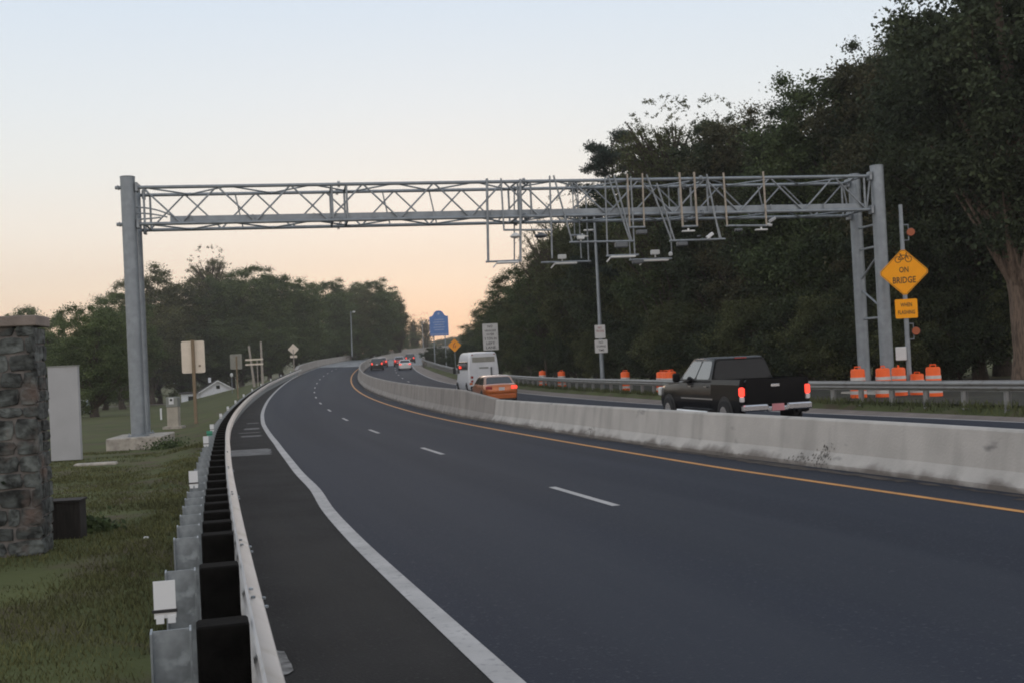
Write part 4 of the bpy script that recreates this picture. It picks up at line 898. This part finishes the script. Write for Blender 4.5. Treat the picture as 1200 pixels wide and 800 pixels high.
def pickup(loc, rz):
    pm = material('black_truck_paint', (.006, .006, .007), .2, var=.03, coat=.0, spec=.16); t = empty('pickup_truck', loc, rz, 'black crew cab pickup truck with lit tail lamps passing behind the barrier', 'pickup truck')
    L, Wd, hw_ = 5.8, 2.0, 1.0; r, f = -2.9, 2.9; gc = .42; belt = 1.30
    sts = [(-1.05, hw_, gc, belt), (0, hw_, gc, belt), (1.15, hw_, gc, 1.27), (1.3, hw_, gc, 1.24), (2.3, hw_*.985, gc, 1.20), (2.7, hw_*.95, gc, 1.14), (2.86, hw_*.90, gc+.04, 1.02), (2.9, hw_*.86, gc+.08, .9)]
    loft(sts, BP).build('body', pm, t, smooth=True)
    # bed: side walls, floor, tailgate
    for sg in (-1, 1):
        prof = [(sg*.88, gc), (sg*.97, gc+.03), (sg*1.0, .8), (sg*.985, 1.20), (sg*.95, 1.33), (sg*.86, 1.34), (sg*.84, 1.26), (sg*.84, gc)]
        mb = MB().prism(prof, r+.06, -1.06); mb.build('bed_side', pm, t)
    MB().box((0, -1.95, .72), (1.66, 1.76, .08)).build('bed_floor', M['trim'], t)
    tg = MB().prism([(-.84, .70), (.84, .70), (.84, 1.28), (.80, 1.325), (-.80, 1.325), (-.84, 1.28)], r, r+.07).build('tailgate', pm, t)
    MB().box((0, r-.012, 1.16), (.24, .02, .07), ch=.006).build('handle', M['chrome'], tg)
    MB().prism([(-.7, .80), (.7, .80), (.66, .84), (-.66, .84)], r-.012, r+.01).build('panel_crease', pm, tg)
    # cab
    bw, tw = .93, .74; y0, y1, y2, y3 = -1.02, -.90, .62, 1.32; zr = 1.87; bel = belt-.03
    B = [(-bw, y0, bel), (bw, y0, bel), (bw, y3, bel), (-bw, y3, bel)]; T = [(-tw, y1, zr), (tw, y1, zr), (tw, y2, zr), (-tw, y2, zr)]; T2 = [(-tw*.88, y1+.12, 1.93), (tw*.88, y1+.12, 1.93), (tw*.88, y2-.2, 1.93), (-tw*.88, y2-.2, 1.93)]
    MB().add(B+T+T2, [(3, 2, 1, 0)]+[(i, (i+1) % 4, (i+1) % 4+4, i+4) for i in range(4)]+[(i+4, (i+1) % 4+4, (i+1) % 4+8, i+8) for i in range(4)]+[(8, 9, 10, 11)]).build('cabin', pm, t, smooth=True, bevel=.03)
    quad_panel([B[0], B[1], T[1], T[0]], .03, .97, .08, .93).build('rear_window', M['tinted'], t); quad_panel([B[2], B[3], T[3], T[2]], .05, .95, .06, .95).build('windscreen', M['glass_sky'], t)
    for sd, q in ((0, [B[1], B[2], T[2], T[1]]), (1, [B[3], B[0], T[0], T[3]])):
        for (u0, u1) in (((.08, .48), (.52, .93)) if sd == 0 else ((.07, .48), (.52, .92))): quad_panel(q, u0, u1, .10, .92).build('side_window', M['glass_sky'], t)
    for sg in (-1, 1):
        MB().box((sg*1.13, 1.0, 1.38), (.22, .12, .26), ch=.04).build('mirror', pm, t)
        MB().box((sg*.93, r+.04, 1.02), (.14, .12, .24), ch=.03).build('tail_lamp', M['lit'], t)
        MB().box((sg*.93, r+.045, .83), (.12, .10, .14), ch=.02).build('reverse_lamp', M['plate'], t)
        MB().box((sg*.84, f-.10, .95), (.28, .18, .26), ch=.03).build('headlight', M['light_face'], t)
        MB().tube([(sg*1.04, -.95, .44), (sg*1.04, 1.2, .44)], .045, 8).build('running_board', M['chrome'], t)
        MB().box((sg*1.006, -.1, .80), (.012, 2.2, .035)).build('side_moulding', M['chrome'], t)
        for yy in (.35, -.75): MB().box((sg*1.005, yy, 1.14), (.02, .17, .035)).build('door_handle', M['chrome'], t)
        for yy in (-1.95, 1.95):
            MB().lathe([(.46, -.02), (.46, .008)], (sg*.985, yy, .44), 22, 'X').build('wheel_arch', M['trim'], t); wheel(t, sg*.92, yy, .40, .27, M['chrome'])
    MB().box((0, y1-.03, 1.885), (.34, .05, .03), M=None).build('brake_lamp', M['lens'], t)
    bm_ = MB().box((-.62, r-.06, .60), (.72, .16, .17), ch=.03); bm_.box((.62, r-.06, .60), (.72, .16, .17), ch=.03); bm_.box((0, r-.05, .56), (.6, .14, .12), ch=.02); bm_.build('rear_bumper', M['chrome'], t)
    MB().box((0, r-.125, .60), (.34, .012, .18)).build('licence_plate', M['platered'], t)
    return t
def van(loc, rz):
    pm = material('white_van_paint', (.66, .67, .69), .45, var=.04, coat=.3); t = empty('passenger_van', loc, rz, 'white high roofed passenger van ahead of the orange sedan', 'van')
    prof = [(0, 0), (.90, 0), (.97, .04), (1.0, .25), (.985, .55), (.93, .80), (.86, .95), (.78, .99), (0, 1.0)]
    sts = [(-3.15, .98, .40, 2.74), (-3.08, 1.02, .34, 2.80), (-2.6, 1.04, .32, 2.84), (0, 1.04, .32, 2.86), (1.1, 1.03, .32, 2.80), (1.6, 1.02, .32, 2.62), (1.95, 1.01, .32, 2.15), (2.25, 1.0, .32, 1.62), (2.4, .98, .32, 1.35), (2.9, .95, .33, 1.22), (3.12, .86, .38, 1.0)]
    loft(sts, prof).build('body', pm, t, smooth=True)
    MB().box((0, -3.16, 2.33), (1.52, .03, .34), ch=.012).build('rear_window', M['signgrey'], t)
    dr = MB().box((.08, -3.165, 1.30), (1.05, .02, 1.5), ch=.006).build('rear_door', pm, t); MB().box((.0, -3.185, 1.78), (.62, .01, .10)).build('lettering_strip', M['cabgrey'], t)
    MB().box((.50, -3.20, 1.55), (.10, .07, .55), ch=.02).build('ladder_bracket', M['dark_cam'], t)
    MB().box((0, -3.19, 1.06), (.60, .02, .07)).build('door_handle', M['trim'], dr)
    for sg in (-1, 1):
        MB().box((sg*.82, -3.17, 1.18), (.16, .05, .16), ch=.02).build('tail_lamp', M['lens'], t); MB().box((sg*.82, -3.17, .92), (.16, .05, .14), ch=.02).build('tail_lamp', M['lens'], t)
        MB().box((sg*.75, -3.16, 2.66), (.10, .04, .06)).build('marker_lamp', M['lens'], t)
        MB().box((sg*1.03, -.9, 1.95), (.05, 3.6, .55), ch=.01).build('side_window', M['glass'], t); MB().box((sg*1.015, 1.25, 1.72), (.05, .8, .60), ch=.01).build('cab_window', M['glass'], t)
        MB().box((sg*1.24, 1.75, 1.62), (.20, .12, .42), ch=.03).build('mirror', M['trim'], t)
        for yy in (-2.0, 2.0): MB().lathe([(.43, -.02), (.43, .008)], (sg*1.03, yy, .40), 22, 'X').build('wheel_arch', M['trim'], t); wheel(t, sg*.96, yy, .36, .24)
    MB().box((-1.10, .2, 1.85), (.08, .08, .18), ch=.02).build('side_lamp', M['lit'], t)
    quad_panel([(.86, 2.36, 1.42), (-.86, 2.36, 1.42), (-.74, 1.68, 2.50), (.74, 1.68, 2.50)], .03, .97, .03, .95, .04).build('windscreen', M['glass'], t)
    MB().box((0, -3.2, .50), (1.9, .16, .20), ch=.03).build('rear_bumper', M['trim'], t); MB().box((.1, -3.285, .68), (.31, .012, .16)).build('licence_plate', M['plate'], t)
    return t
def vpos(s, off): return W(s, off, .0), -heading(s)
p_, h_ = vpos(31.2, 8.82); pickup(p_, h_-.0)
p_, h_ = vpos(62.6, 8.75); car('orange_sedan', 'burnt orange metallic sedan with a lit right tail lamp beyond the barrier', 'car', p_, h_, paint('orange_metallic', (.46, .12, .025), .45), lamps='right', L=4.7, Wd=1.85, H=1.46, belt=.95, deck=1.03, cabmat=paint('orange_metallic_roof', (.44, .26, .18), .4))  # paler cabin colour paints the sky's reflection onto the orange roof
p_, h_ = vpos(79.0, 10.75); van(p_, h_)
suvk = dict(L=4.7, Wd=1.92, H=1.78, belt=1.12, deck=1.15, hood=1.05, rr=.37, cab=(-2.2, -1.95, .6, 1.35), kind='suv', rooff=.80)
p_, h_ = vpos(173, 6.9); car('suv', 'dark brown sport utility vehicle, nearest of the left lane queue', 'car', p_, h_, paint('dark_brown_paint', (.035, .022, .018)), **suvk)
p_, h_ = vpos(193, 7.4); car('hatchback', 'red hatchback with a pale roof just ahead of the dark brown vehicle', 'car', p_, h_, paint('red_paint', (.34, .03, .03)), L=4.3, Wd=1.8, H=1.6, belt=1.0, deck=1.08, hood=.98, cab=(-2.0, -1.7, .5, 1.3), kind='suv', cabmat=paint('pale_roof_paint', (.5, .42, .40)))
p_, h_ = vpos(170.5, 11.0); car('white_sedan', 'white sedan in the right lane approaching the bridge', 'car', p_, h_, paint('white_paint', (.66, .66, .64), .0), L=4.7, Wd=1.85, H=1.48, deck=1.02)
p_, h_ = vpos(196, 10.2); car('hatchback', 'red car with a light roof half hidden beyond the white sedan', 'car', p_, h_, paint('bright_red_paint', (.42, .03, .04)), L=4.4, Wd=1.82, H=1.62, belt=1.0, deck=1.08, hood=.98, cab=(-2.0, -1.6, .5, 1.3), kind='suv', cabmat=paint('light_roof_paint', (.45, .45, .5)))
p_, h_ = vpos(222, 11.9); car('suv', 'dark maroon sport utility vehicle farthest along the right lane', 'car', p_, h_, paint('maroon_paint', (.045, .015, .02)), **suvk)
p_ = Vector((at(516, 410, 430).x, 430, at(516, 411.5, 430).z))
sg_, og_ = so([p_.x], [p_.y]); q = W(float(sg_[0]), 10.0)
car('white_car', 'tiny white car crossing the far end of the bridge behind the blue sign', 'car', q, -heading(float(sg_[0]))-.5, paint('far_white_paint', (.7, .7, .68), .0), L=4.9, Wd=1.9, H=1.7, belt=1.05, deck=1.1, cab=(-2.1, -1.7, .6, 1.4), kind='suv')
p_ = gat(84, 108, 470); car('silver_car', 'silver car parked under the trees behind the grey panel', 'car', p_, 1.3, paint('silver_paint', (.4, .42, .45), .6), lamps='off')
# ------------------------------------------------------------------ trees
def quads_mesh(C, size, rng, flat=0.0, aspect=.55):
    n = len(C); a = rng.normal(size=(n, 3)); 
    if flat: a[:, 2] *= (1-flat)
    a /= np.linalg.norm(a, axis=1)[:, None]; b = rng.normal(size=(n, 3)); b = np.cross(a, b); b /= np.linalg.norm(b, axis=1)[:, None]
    s = size*rng.uniform(.6, 1.3, size=(n, 1)); a = a*s; b = b*s*aspect
    V = np.stack([C-a, C+b-a*.1, C+a, C-b-a*.1], 1).reshape(-1, 3); return V
def fast_mesh(name, V, mat):
    n = len(V)//4; me = bpy.data.meshes.new(name); me.vertices.add(len(V)); me.vertices.foreach_set('co', V.astype('f').ravel()); me.loops.add(4*n); me.loops.foreach_set('vertex_index', np.arange(4*n, dtype='i'))
    me.polygons.add(n); me.polygons.foreach_set('loop_start', np.arange(0, 4*n, 4, dtype='i'))
    me.materials.append(mat); me.update(calc_edges=True); me.validate(); return me
def build_tree(seed, H, rad, z0, nclump, nleaf, lsize, mat, bark='bark', clump=(.8, 1.6), top=1.0, shape='oval', trunk_r=None, lean=0, limbs=True, dense=True):
    rng = np.random.default_rng(seed); C = []; cl = []
    for k in range(nclump):
        for _ in range(30):
            u = rng.normal(size=3); u /= np.linalg.norm(u); lump = .84+.16*math.sin(3.1*u[0]+seed)*math.cos(2.7*u[1]-seed)+.12*math.sin(5.3*u[2]+4*u[0]); r = lump*rng.uniform(.10, 1)**.42; t = min(1, max(0, (u[2]*r+1)/2))
            if shape == 'oval': w_ = 1
            elif shape == 'cone': w_ = 1.15-.85*t
            elif shape == 'top': w_ = .55+.6*t
            p = np.array([u[0]*r*rad*w_, u[1]*r*rad*w_, z0+(H-z0)*t])
            break
        cr_ = rng.uniform(*clump)*(1.15-.25*t); cl.append((p, cr_))
    # a few outlying sprays make the outline ragged
    for k in range(0 if dense else nclump//3):
        an = rng.uniform(0, 6.28); t = rng.uniform(.35, 1.0); rr_ = rad*math.sqrt(max(0, 1-(2*t-1)**2))*rng.uniform(.9, 1.08); cl.append((np.array([rr_*math.cos(an), rr_*math.sin(an), z0+(H-z0)*min(.98, t)]), clump[0]*rng.uniform(.45, .8)))
    wts = np.array([c[1]**2.0 for c in cl]); wts /= wts.sum(); cnt = rng.multinomial(nleaf, wts)
    for (p, cr_), n in zip(cl, cnt):
        d = rng.normal(size=(n, 3)); d /= np.linalg.norm(d, axis=1)[:, None]; rr_ = np.abs(rng.normal(size=(n, 1)))**.8*.62; d[:, 2] *= .75
        C.append(p+d*rr_*cr_)
    C = np.concatenate(C); C[:, 2] = np.maximum(C[:, 2], .1)
    crown = fast_mesh('crown', quads_mesh(C, lsize, rng), mat)
    mb = MB(); tr = trunk_r or H*.018; rg = random.Random(seed)
    pts = [Vector((0, 0, -.4))]; z = 0; x = y = 0
    rs = [tr*1.5]
    for k in range(8):
        z = H*.82*(k+.6)/8; x += rg.uniform(-.012, .012)*H+lean*.01*H; y += rg.uniform(-.012, .012)*H; pts.append(Vector((x, y, z))); rs.append(tr*(1-.1*k) if k < 7 else tr*.2)
    mb.tube(pts, rs, 9)
    if limbs:
        for (p, cr_) in (sorted(cl[:nclump], key=lambda q: -q[1])[:min(45, int(nclump*.6))] if dense else cl[:int(nclump*.9)]):
            zz_ = max(H*.12, min(H*.75, p[2]-rad*.45)); i = min(7, max(1, int(zz_/(H*.82)*8))); b0 = pts[i]; e = Vector(p); mid = b0.lerp(e, .5)+Vector((rg.uniform(-.3, .3), rg.uniform(-.3, .3), rg.uniform(-.1, .5)))
            mb.tube([b0, mid, e, e+(e-mid)*(.02 if dense else .2)], ([tr*.34, tr*.22, tr*.08, tr*.015] if dense else [tr*.42, tr*.30, tr*.20, tr*.13]), 5, caps=False)
    return crown, mb, bark
TREES = {}
def proto(kind, *a, **k):
    crown, mb, bark = build_tree(*a, **k); ob = mb.build('trunk', M[bark], smooth=True, fix=False); tm = ob.data; bpy.data.objects.remove(ob); TREES[kind] = (crown, tm, a[1])
proto('forest_a', 1, 20, 4.8, 1.2, 300, 105000, .095, M['leaf_dark'], clump=(.7, 1.3), trunk_r=.3)
proto('forest_b', 2, 20, 5.2, .6, 320, 110000, .10, M['leaf_green'], clump=(.7, 1.35), trunk_r=.3)
proto('forest_c', 3, 20, 4.6, 1.5, 280, 90000, .095, M['leaf_olive'], clump=(.6, 1.25), trunk_r=.28)
proto('forest_d', 14, 20, 4.6, 1.0, 280, 95000, .095, M['leaf_brown'], clump=(.6, 1.25), trunk_r=.28)
proto('cone', 4, 20, 4.8, .6, 280, 90000, .09, M['leaf_dark'], clump=(.6, 1.2), shape='cone', trunk_r=.26)
proto('sparse', 5, 20, 4.6, 4.0, 420, 52000, .08, M['leaf_olive'], clump=(.50, .95), shape='oval', trunk_r=.26, dense=False)
proto('bare', 6, 20, 4.0, 4.0, 320, 22000, .075, M['leaf_olive'], clump=(.5, .9), shape='oval', trunk_r=.2, dense=False)
proto('broad', 7, 10, 4.4, .3, 230, 80000, .07, M['leaf_green'], clump=(.5, .9), trunk_r=.32)
proto('shrub', 8, 5, 2.7, 0, 110, 40000, .055, M['leaf_dark'], clump=(.4, .8), trunk_r=.08)
proto('shrub_b', 9, 5, 2.5, 0, 110, 40000, .055, M['leaf_olive'], clump=(.4, .8), trunk_r=.08)
proto('edge', 12, 20, 4.8, 4.4, 300, 105000, .095, M['leaf_dark'], clump=(.7, 1.3), bark='bark_pale', trunk_r=.33)
# pine: flat layered boughs
def pine():
    rng = np.random.default_rng(21); C = []; mb = MB(); H = 18
    mb.tube([(0, 0, -.3), (.1, 0, 6), (-.1, .1, 12), (0, 0, H)], [.32, .26, .17, .04], 9)
    for k in range(26):
        z = 7+11*(k/26)**.9; an = k*2.4+rng.uniform(-.3, .3); L = (1.0-.65*((z-7)/11)**1.5)*rng.uniform(3.2, 5.6); e = Vector((math.cos(an)*L, math.sin(an)*L, z+rng.uniform(-.2, .7))); b0 = Vector((0, 0, z-.4))
        mb.tube([b0, b0.lerp(e, .5)+Vector((0, 0, .12)), e], [.07, .045, .015], 5, caps=False)
        for j in range(7):
            t = .35+.65*j/6; c = np.array(b0.lerp(e, t))+rng.normal(size=3)*[.35, .35, .12]; n = 170; d = rng.normal(size=(n, 3))*[.42, .42, .13]; C.append(c+d)
    C = np.concatenate(C); crown = fast_mesh('crown', quads_mesh(C, .16, rng, aspect=.3), M['needle']); ob = mb.build('trunk', M['bark'], smooth=True, fix=False); tm = ob.data; bpy.data.objects.remove(ob); TREES['pine'] = (crown, tm, H)
pine()
rt_ = random.Random(77)
def tree(kind, px, D, ytop, wf, label, group, name='broadleaf_tree', cat='tree', rz=None, ybase=None, leaf=None):
    crown, tm, H0 = TREES[kind]; top = at(px, ytop, D); z = tz(top.x, top.y)
    H = max(1.5, top.z-z); s_ = H/H0
    t = empty(name, (top.x, top.y, z-.05), rt_.uniform(0, 6.28) if rz is None else rz, label, cat, group); t.scale = (s_*wf, s_*wf, s_)
    for nm, m_ in (('crown', crown), ('trunk', tm)):
        o = bpy.data.objects.new(nm, m_); COL.objects.link(o); o.parent = t
        if nm == 'crown' and leaf: o.material_slots[0].link = 'OBJECT'; o.material_slots[0].material = M[leaf]
    return t
ORD = ['first', 'second', 'third', 'fourth', 'fifth', 'sixth', 'seventh', 'eighth', 'ninth', 'tenth', 'eleventh', 'twelfth', 'thirteenth', 'fourteenth', 'fifteenth', 'sixteenth', 'seventeenth', 'eighteenth', 'nineteenth', 'twentieth', 'twenty-first', 'twenty-second', 'twenty-third', 'twenty-fourth', 'twenty-fifth', 'twenty-sixth']
right_front = [('edge', 1164, 50, -190, 1.0), ('forest_b', 1265, 55, -150, 1.1), ('forest_a', 1125, 58, -15, 1.0), ('cone', 1075, 61, 2, .95), ('forest_d', 1040, 64, 45, 1.0), ('cone', 1005, 66, 40, .85), ('forest_b', 965, 69, 78, 1.0), ('forest_a', 925, 73, 108, 1.05), ('forest_d', 880, 77, 128, 1.05), ('forest_a', 835, 81, 132, 1.0),
    ('forest_b', 790, 86, 150, 1.0), ('forest_c', 752, 91, 172, .9), ('forest_a', 712, 95, 212, 1.1), ('forest_c', 676, 103, 240, 1.1), ('forest_b', 645, 114, 282, 1.25), ('forest_c', 618, 127, 303, 1.3), ('forest_b', 598, 148, 330, 1.4), ('forest_c', 583, 172, 352, 1.5), ('forest_b', 571, 205, 372, 1.7), ('forest_c', 560, 245, 385, 1.9)]
for i, (k, px, D, yt, wf) in enumerate(right_front):
    tree(k, px, D, yt-(28 if 830 < px < 1090 else 9), wf*1.05, 'tree at the front edge of the right-hand wood, %s counting from the right' % ORD[i], 'trees along the edge of the right-hand wood')
tree('sparse', 775, 84, 112, .95, 'thin leaved tree whose open crown rises above the right-hand wood beside the pine', None)
tree('sparse', 822, 84, 110, .9, 'thin leaved tree top showing above the wood, right of the other open crown', None)
tree('pine', 716, 93, 160, .78, 'pine with flat layered boughs standing out above the gantry left of the wood', None, 'pine_tree', rz=2.0)
tree('bare', 632, 112, 250, .9, 'spindly half bare tree at the left tip of the right-hand wood', None)
tree('bare', 655, 106, 225, .9, 'half bare tree between the pine and the spindly one', None)
right_back = [(1230, 72, -130), (1150, 74, -60), (1085, 78, 25), (1030, 80, 60), (985, 84, 82), (940, 88, 112), (895, 93, 140), (850, 97, 150), (800, 102, 165), (760, 108, 190), (722, 115, 225), (690, 125, 252), (660, 140, 290), (632, 165, 320), (607, 195, 345)]
for i, (px, D, yt) in enumerate(right_back):
    tree(['forest_a', 'forest_b', 'cone', 'forest_d'][i % 4], px, D, yt+14, 1.25, 'tree in the second rank of the right-hand wood, %s from the right' % ORD[i], 'trees in the second rank of the right-hand wood')
us = []
for i, px in enumerate(np.arange(1240, 575, -30)):
    D = np.interp(px, [570, 600, 650, 700, 760, 850, 1000, 1240], [170, 138, 108, 92, 84, 73, 61, 53])+(i % 3)*1.5
    yt = np.interp(px, [570, 650, 800, 1000, 1240], [395, 372, 345, 320, 290])+((i*37) % 23)-8
    us.append((px, D, yt))
for i, (px, D, yt) in enumerate(us):
    if abs(px-1172) < 32: continue
    tree('shrub' if i % 3 else 'shrub_b', px, D, yt, 1.0, 'dark shrub behind the far guardrail under the wood, %s from the right' % ORD[i], 'shrubs under the right-hand wood', 'shrub', 'shrub')
left_trees = [('broad', 104, 92, 348, 1.0, 'round green tree left of the gantry post, nearest on the lawn'), ('broad', 60, 128, 372, 1.1, 'green tree behind the stone pillar cap'), ('broad', 30, 190, 352, .9, 'small dark tree top showing just above the pillar cap'),
    ('forest_d', 172, 212, 316, 1.15, 'tall tree just right of the left gantry post'), ('forest_a', 138, 150, 345, 1.2, 'tree behind the left gantry post'), ('forest_c', 210, 222, 328, 1.05, 'tree with an uneven top above the cream sign back'), ('sparse', 244, 232, 290, .85, 'tallest open crowned tree in the left-hand wood'),
    ('forest_b', 266, 226, 330, 1.15, 'green tree right below the tallest open crown'), ('forest_a', 297, 222, 313, 1.15, 'tall dense tree above the utility poles'), ('forest_b', 325, 225, 325, 1.1, 'dense tree right of the tall dense one'),
    ('forest_a', 350, 228, 338, 1.15, 'tree above the diamond sign back'), ('forest_b', 378, 262, 335, 1.15, 'tree left of the bridge light pole'), ('forest_c', 405, 270, 340, 1.2, 'tree behind the bridge light pole'), ('forest_b', 430, 282, 335, 1.15, 'tree right of the bridge light pole with a high rounded top'),
    ('forest_c', 450, 296, 345, 1.15, 'tree sloping down toward the sunset gap'), ('sparse', 465, 300, 362, 1.1, 'thin tree at the right tip of the left-hand wood'), ('bare', 484, 400, 372, 1.0, 'small bare tree by the far bridge lamp'), ('bare', 497, 430, 370, 1.0, 'small bare tree just left of the blue sign')]
for k, px, D, yt, wf, lb in left_trees: tree(k, px, D, yt-(18 if k[:3] == 'for' else 4), wf*(1.22 if k[:3] == 'for' else 1), lb, None, leaf='leaf_left' if k in ('forest_a', 'forest_b', 'broad') else 'leaf_left_olive')
for i, (px, D, yt) in enumerate([(75, 150, 395), (118, 155, 385), (150, 216, 378), (182, 219, 380), (212, 225, 375), (246, 222, 370), (280, 218, 372), (312, 216, 376), (345, 222, 382), (370, 250, 385), (395, 258, 388), (420, 268, 388), (442, 285, 390), (460, 330, 392), (478, 400, 394)]):
    tree('forest_b' if i % 2 else 'forest_a', px, D, yt-10, 1.9, 'low bushy tree beneath the left-hand wood, %s from the left' % ORD[i], 'low trees under the left-hand wood', leaf='leaf_left')
for i, (px, D, yt) in enumerate([(500, 560, 398), (512, 600, 394), (524, 620, 392), (537, 640, 389), (549, 600, 388), (560, 520, 386)]):
    tree('forest_b', px, D, yt, 2.3, 'distant tree in the sunset gap beyond the bridge, %s from the left' % ORD[i], 'distant trees beyond the bridge')
rng = np.random.default_rng(12); SS = rng.uniform(12, 130, 9000); OO = np.array([offR(a) for a in SS])+np.abs(rng.normal(0, .55, len(SS)))-.35
Xb = np.interp(SS, TT, PX)+OO*np.cos(np.interp(SS, TT, TH)); Yb = np.interp(SS, TT, PY)-OO*np.sin(np.interp(SS, TT, TH)); Zb = terrain(Xb, Yb); n = len(Xb); hg = rng.uniform(.05, .24, n); an = rng.uniform(0, 6.28, n); dx, dy = np.cos(an)*.02, np.sin(an)*.02; lx = rng.normal(0, .06, n)
V = np.stack([np.stack([Xb-dx, Yb-dy, Zb-.01], 1), np.stack([Xb+dx, Yb+dy, Zb-.01], 1), np.stack([Xb+dx*.3+lx, Yb+dy*.3, Zb+hg], 1), np.stack([Xb-dx*.3+lx, Yb-dy*.3, Zb+hg], 1)], 1).reshape(-1, 3)
go = bpy.data.objects.new('grass', fast_mesh('grass', V, M['leaf_olive'])); COL.objects.link(go); tag(go, 'uncut grass tufts along the foot of the far guardrail', 'grass', kind='stuff')
for i, (px, D, yt) in enumerate([(545, 178, 402), (558, 165, 398), (530, 205, 404), (508, 240, 404)]):
    tree('shrub', px, D, yt, 1.6, 'low dark shrub beyond the guardrail under the blue sign, %s from the right' % ORD[i], 'shrubs beyond the far guardrail', 'shrub', 'shrub')
# weeds at the footing
for i, (px, D, lb) in enumerate([(197, 39, 'small green weed clump at the right end of the left gantry footing'), (100, 15.2, 'low weed tuft at the foot of the dark brown box')]):
    p = gat(px, D, 520 if i == 0 else 620); t = empty('weed_clump', p, 0, lb, 'weeds'); rng = np.random.default_rng(40+i); n = 900; C = rng.normal(size=(n, 3))*[.35, .25, .16]; C[:, 2] = np.abs(C[:, 2])
    if i: C *= .5
    o = bpy.data.objects.new('foliage', fast_mesh('foliage', quads_mesh(C, .05, rng), M['leaf_green'])); COL.objects.link(o); o.parent = t
# ------------------------------------------------------------------ grass blades near the camera
rng = np.random.default_rng(3); N_ = 230000
Yb = 2.2+(rng.uniform(0, 1, N_)**1.35)*40; Xb = -rng.uniform(0, 1, N_)*(.46*Yb+1.0)-.2*0
s_, o_ = so(Xb, Yb); keep = o_ < np.interp(s_, RL_S, RL_O)-.42
Xb, Yb = Xb[keep], Yb[keep]
from mathutils import noise as mn
den = np.array([mn.noise((x*.35, y*.35, 0))+.6*mn.noise((x*1.1, y*1.1, 4)) for x, y in zip(Xb, Yb)]); soil = np.array([mn.noise((x*.28+7, y*.28, 2)) for x, y in zip(Xb, Yb)]); keep = (den-np.clip(soil-.12, 0, 1)*3.0) > rng.uniform(-.75, .15, len(den))+np.clip((Yb-26)/14, 0, 1)*.9; Xb, Yb, den = Xb[keep], Yb[keep], den[keep]
Zb = terrain(Xb, Yb); n = len(Xb); hgt = (rng.uniform(.012, .042, n)*(1+np.clip(den, -.3, .6)))*np.interp(Yb, [2, 12, 42], [.8, 1.1, 1.5]); wdt = np.interp(Yb, [2, 12, 42], [.0035, .007, .018]); an = rng.uniform(0, 6.28, n); le = rng.uniform(-1, 1, (n, 2))*hgt[:, None]*.8
dx, dy = np.cos(an)*wdt, np.sin(an)*wdt
V = np.stack([np.stack([Xb-dx, Yb-dy, Zb-.01], 1), np.stack([Xb+dx, Yb+dy, Zb-.01], 1), np.stack([Xb+dx*.3+le[:, 0], Yb+dy*.3+le[:, 1], Zb+hgt], 1), np.stack([Xb-dx*.3+le[:, 0], Yb-dy*.3+le[:, 1], Zb+hgt], 1)], 1).reshape(-1, 3)
go = bpy.data.objects.new('grass', fast_mesh('grass', V, M['blade'])); COL.objects.link(go); tag(go, 'short patchy mown grass of the verge', 'grass', kind='stuff')

# ------------------------------------------------------------------ haze
hz = MB().box((0, 480, 40), (1500, 1080, 110)).build('haze', M['grass']); hz.data.materials.clear()
hm = bpy.data.materials.new('haze'); hm.use_nodes = True; hm.node_tree.nodes.remove(hm.node_tree.nodes['Principled BSDF']); pv = hm.node_tree.nodes.new('ShaderNodeVolumePrincipled')
pv.inputs['Density'].default_value = .00042; pv.inputs['Color'].default_value = (.86, .84, .80, 1); pv.inputs['Anisotropy'].default_value = .35
hm.node_tree.links.new(pv.outputs[0], hm.node_tree.nodes['Material Output'].inputs['Volume']); hz.data.materials.append(hm); hz['kind'] = 'stuff'
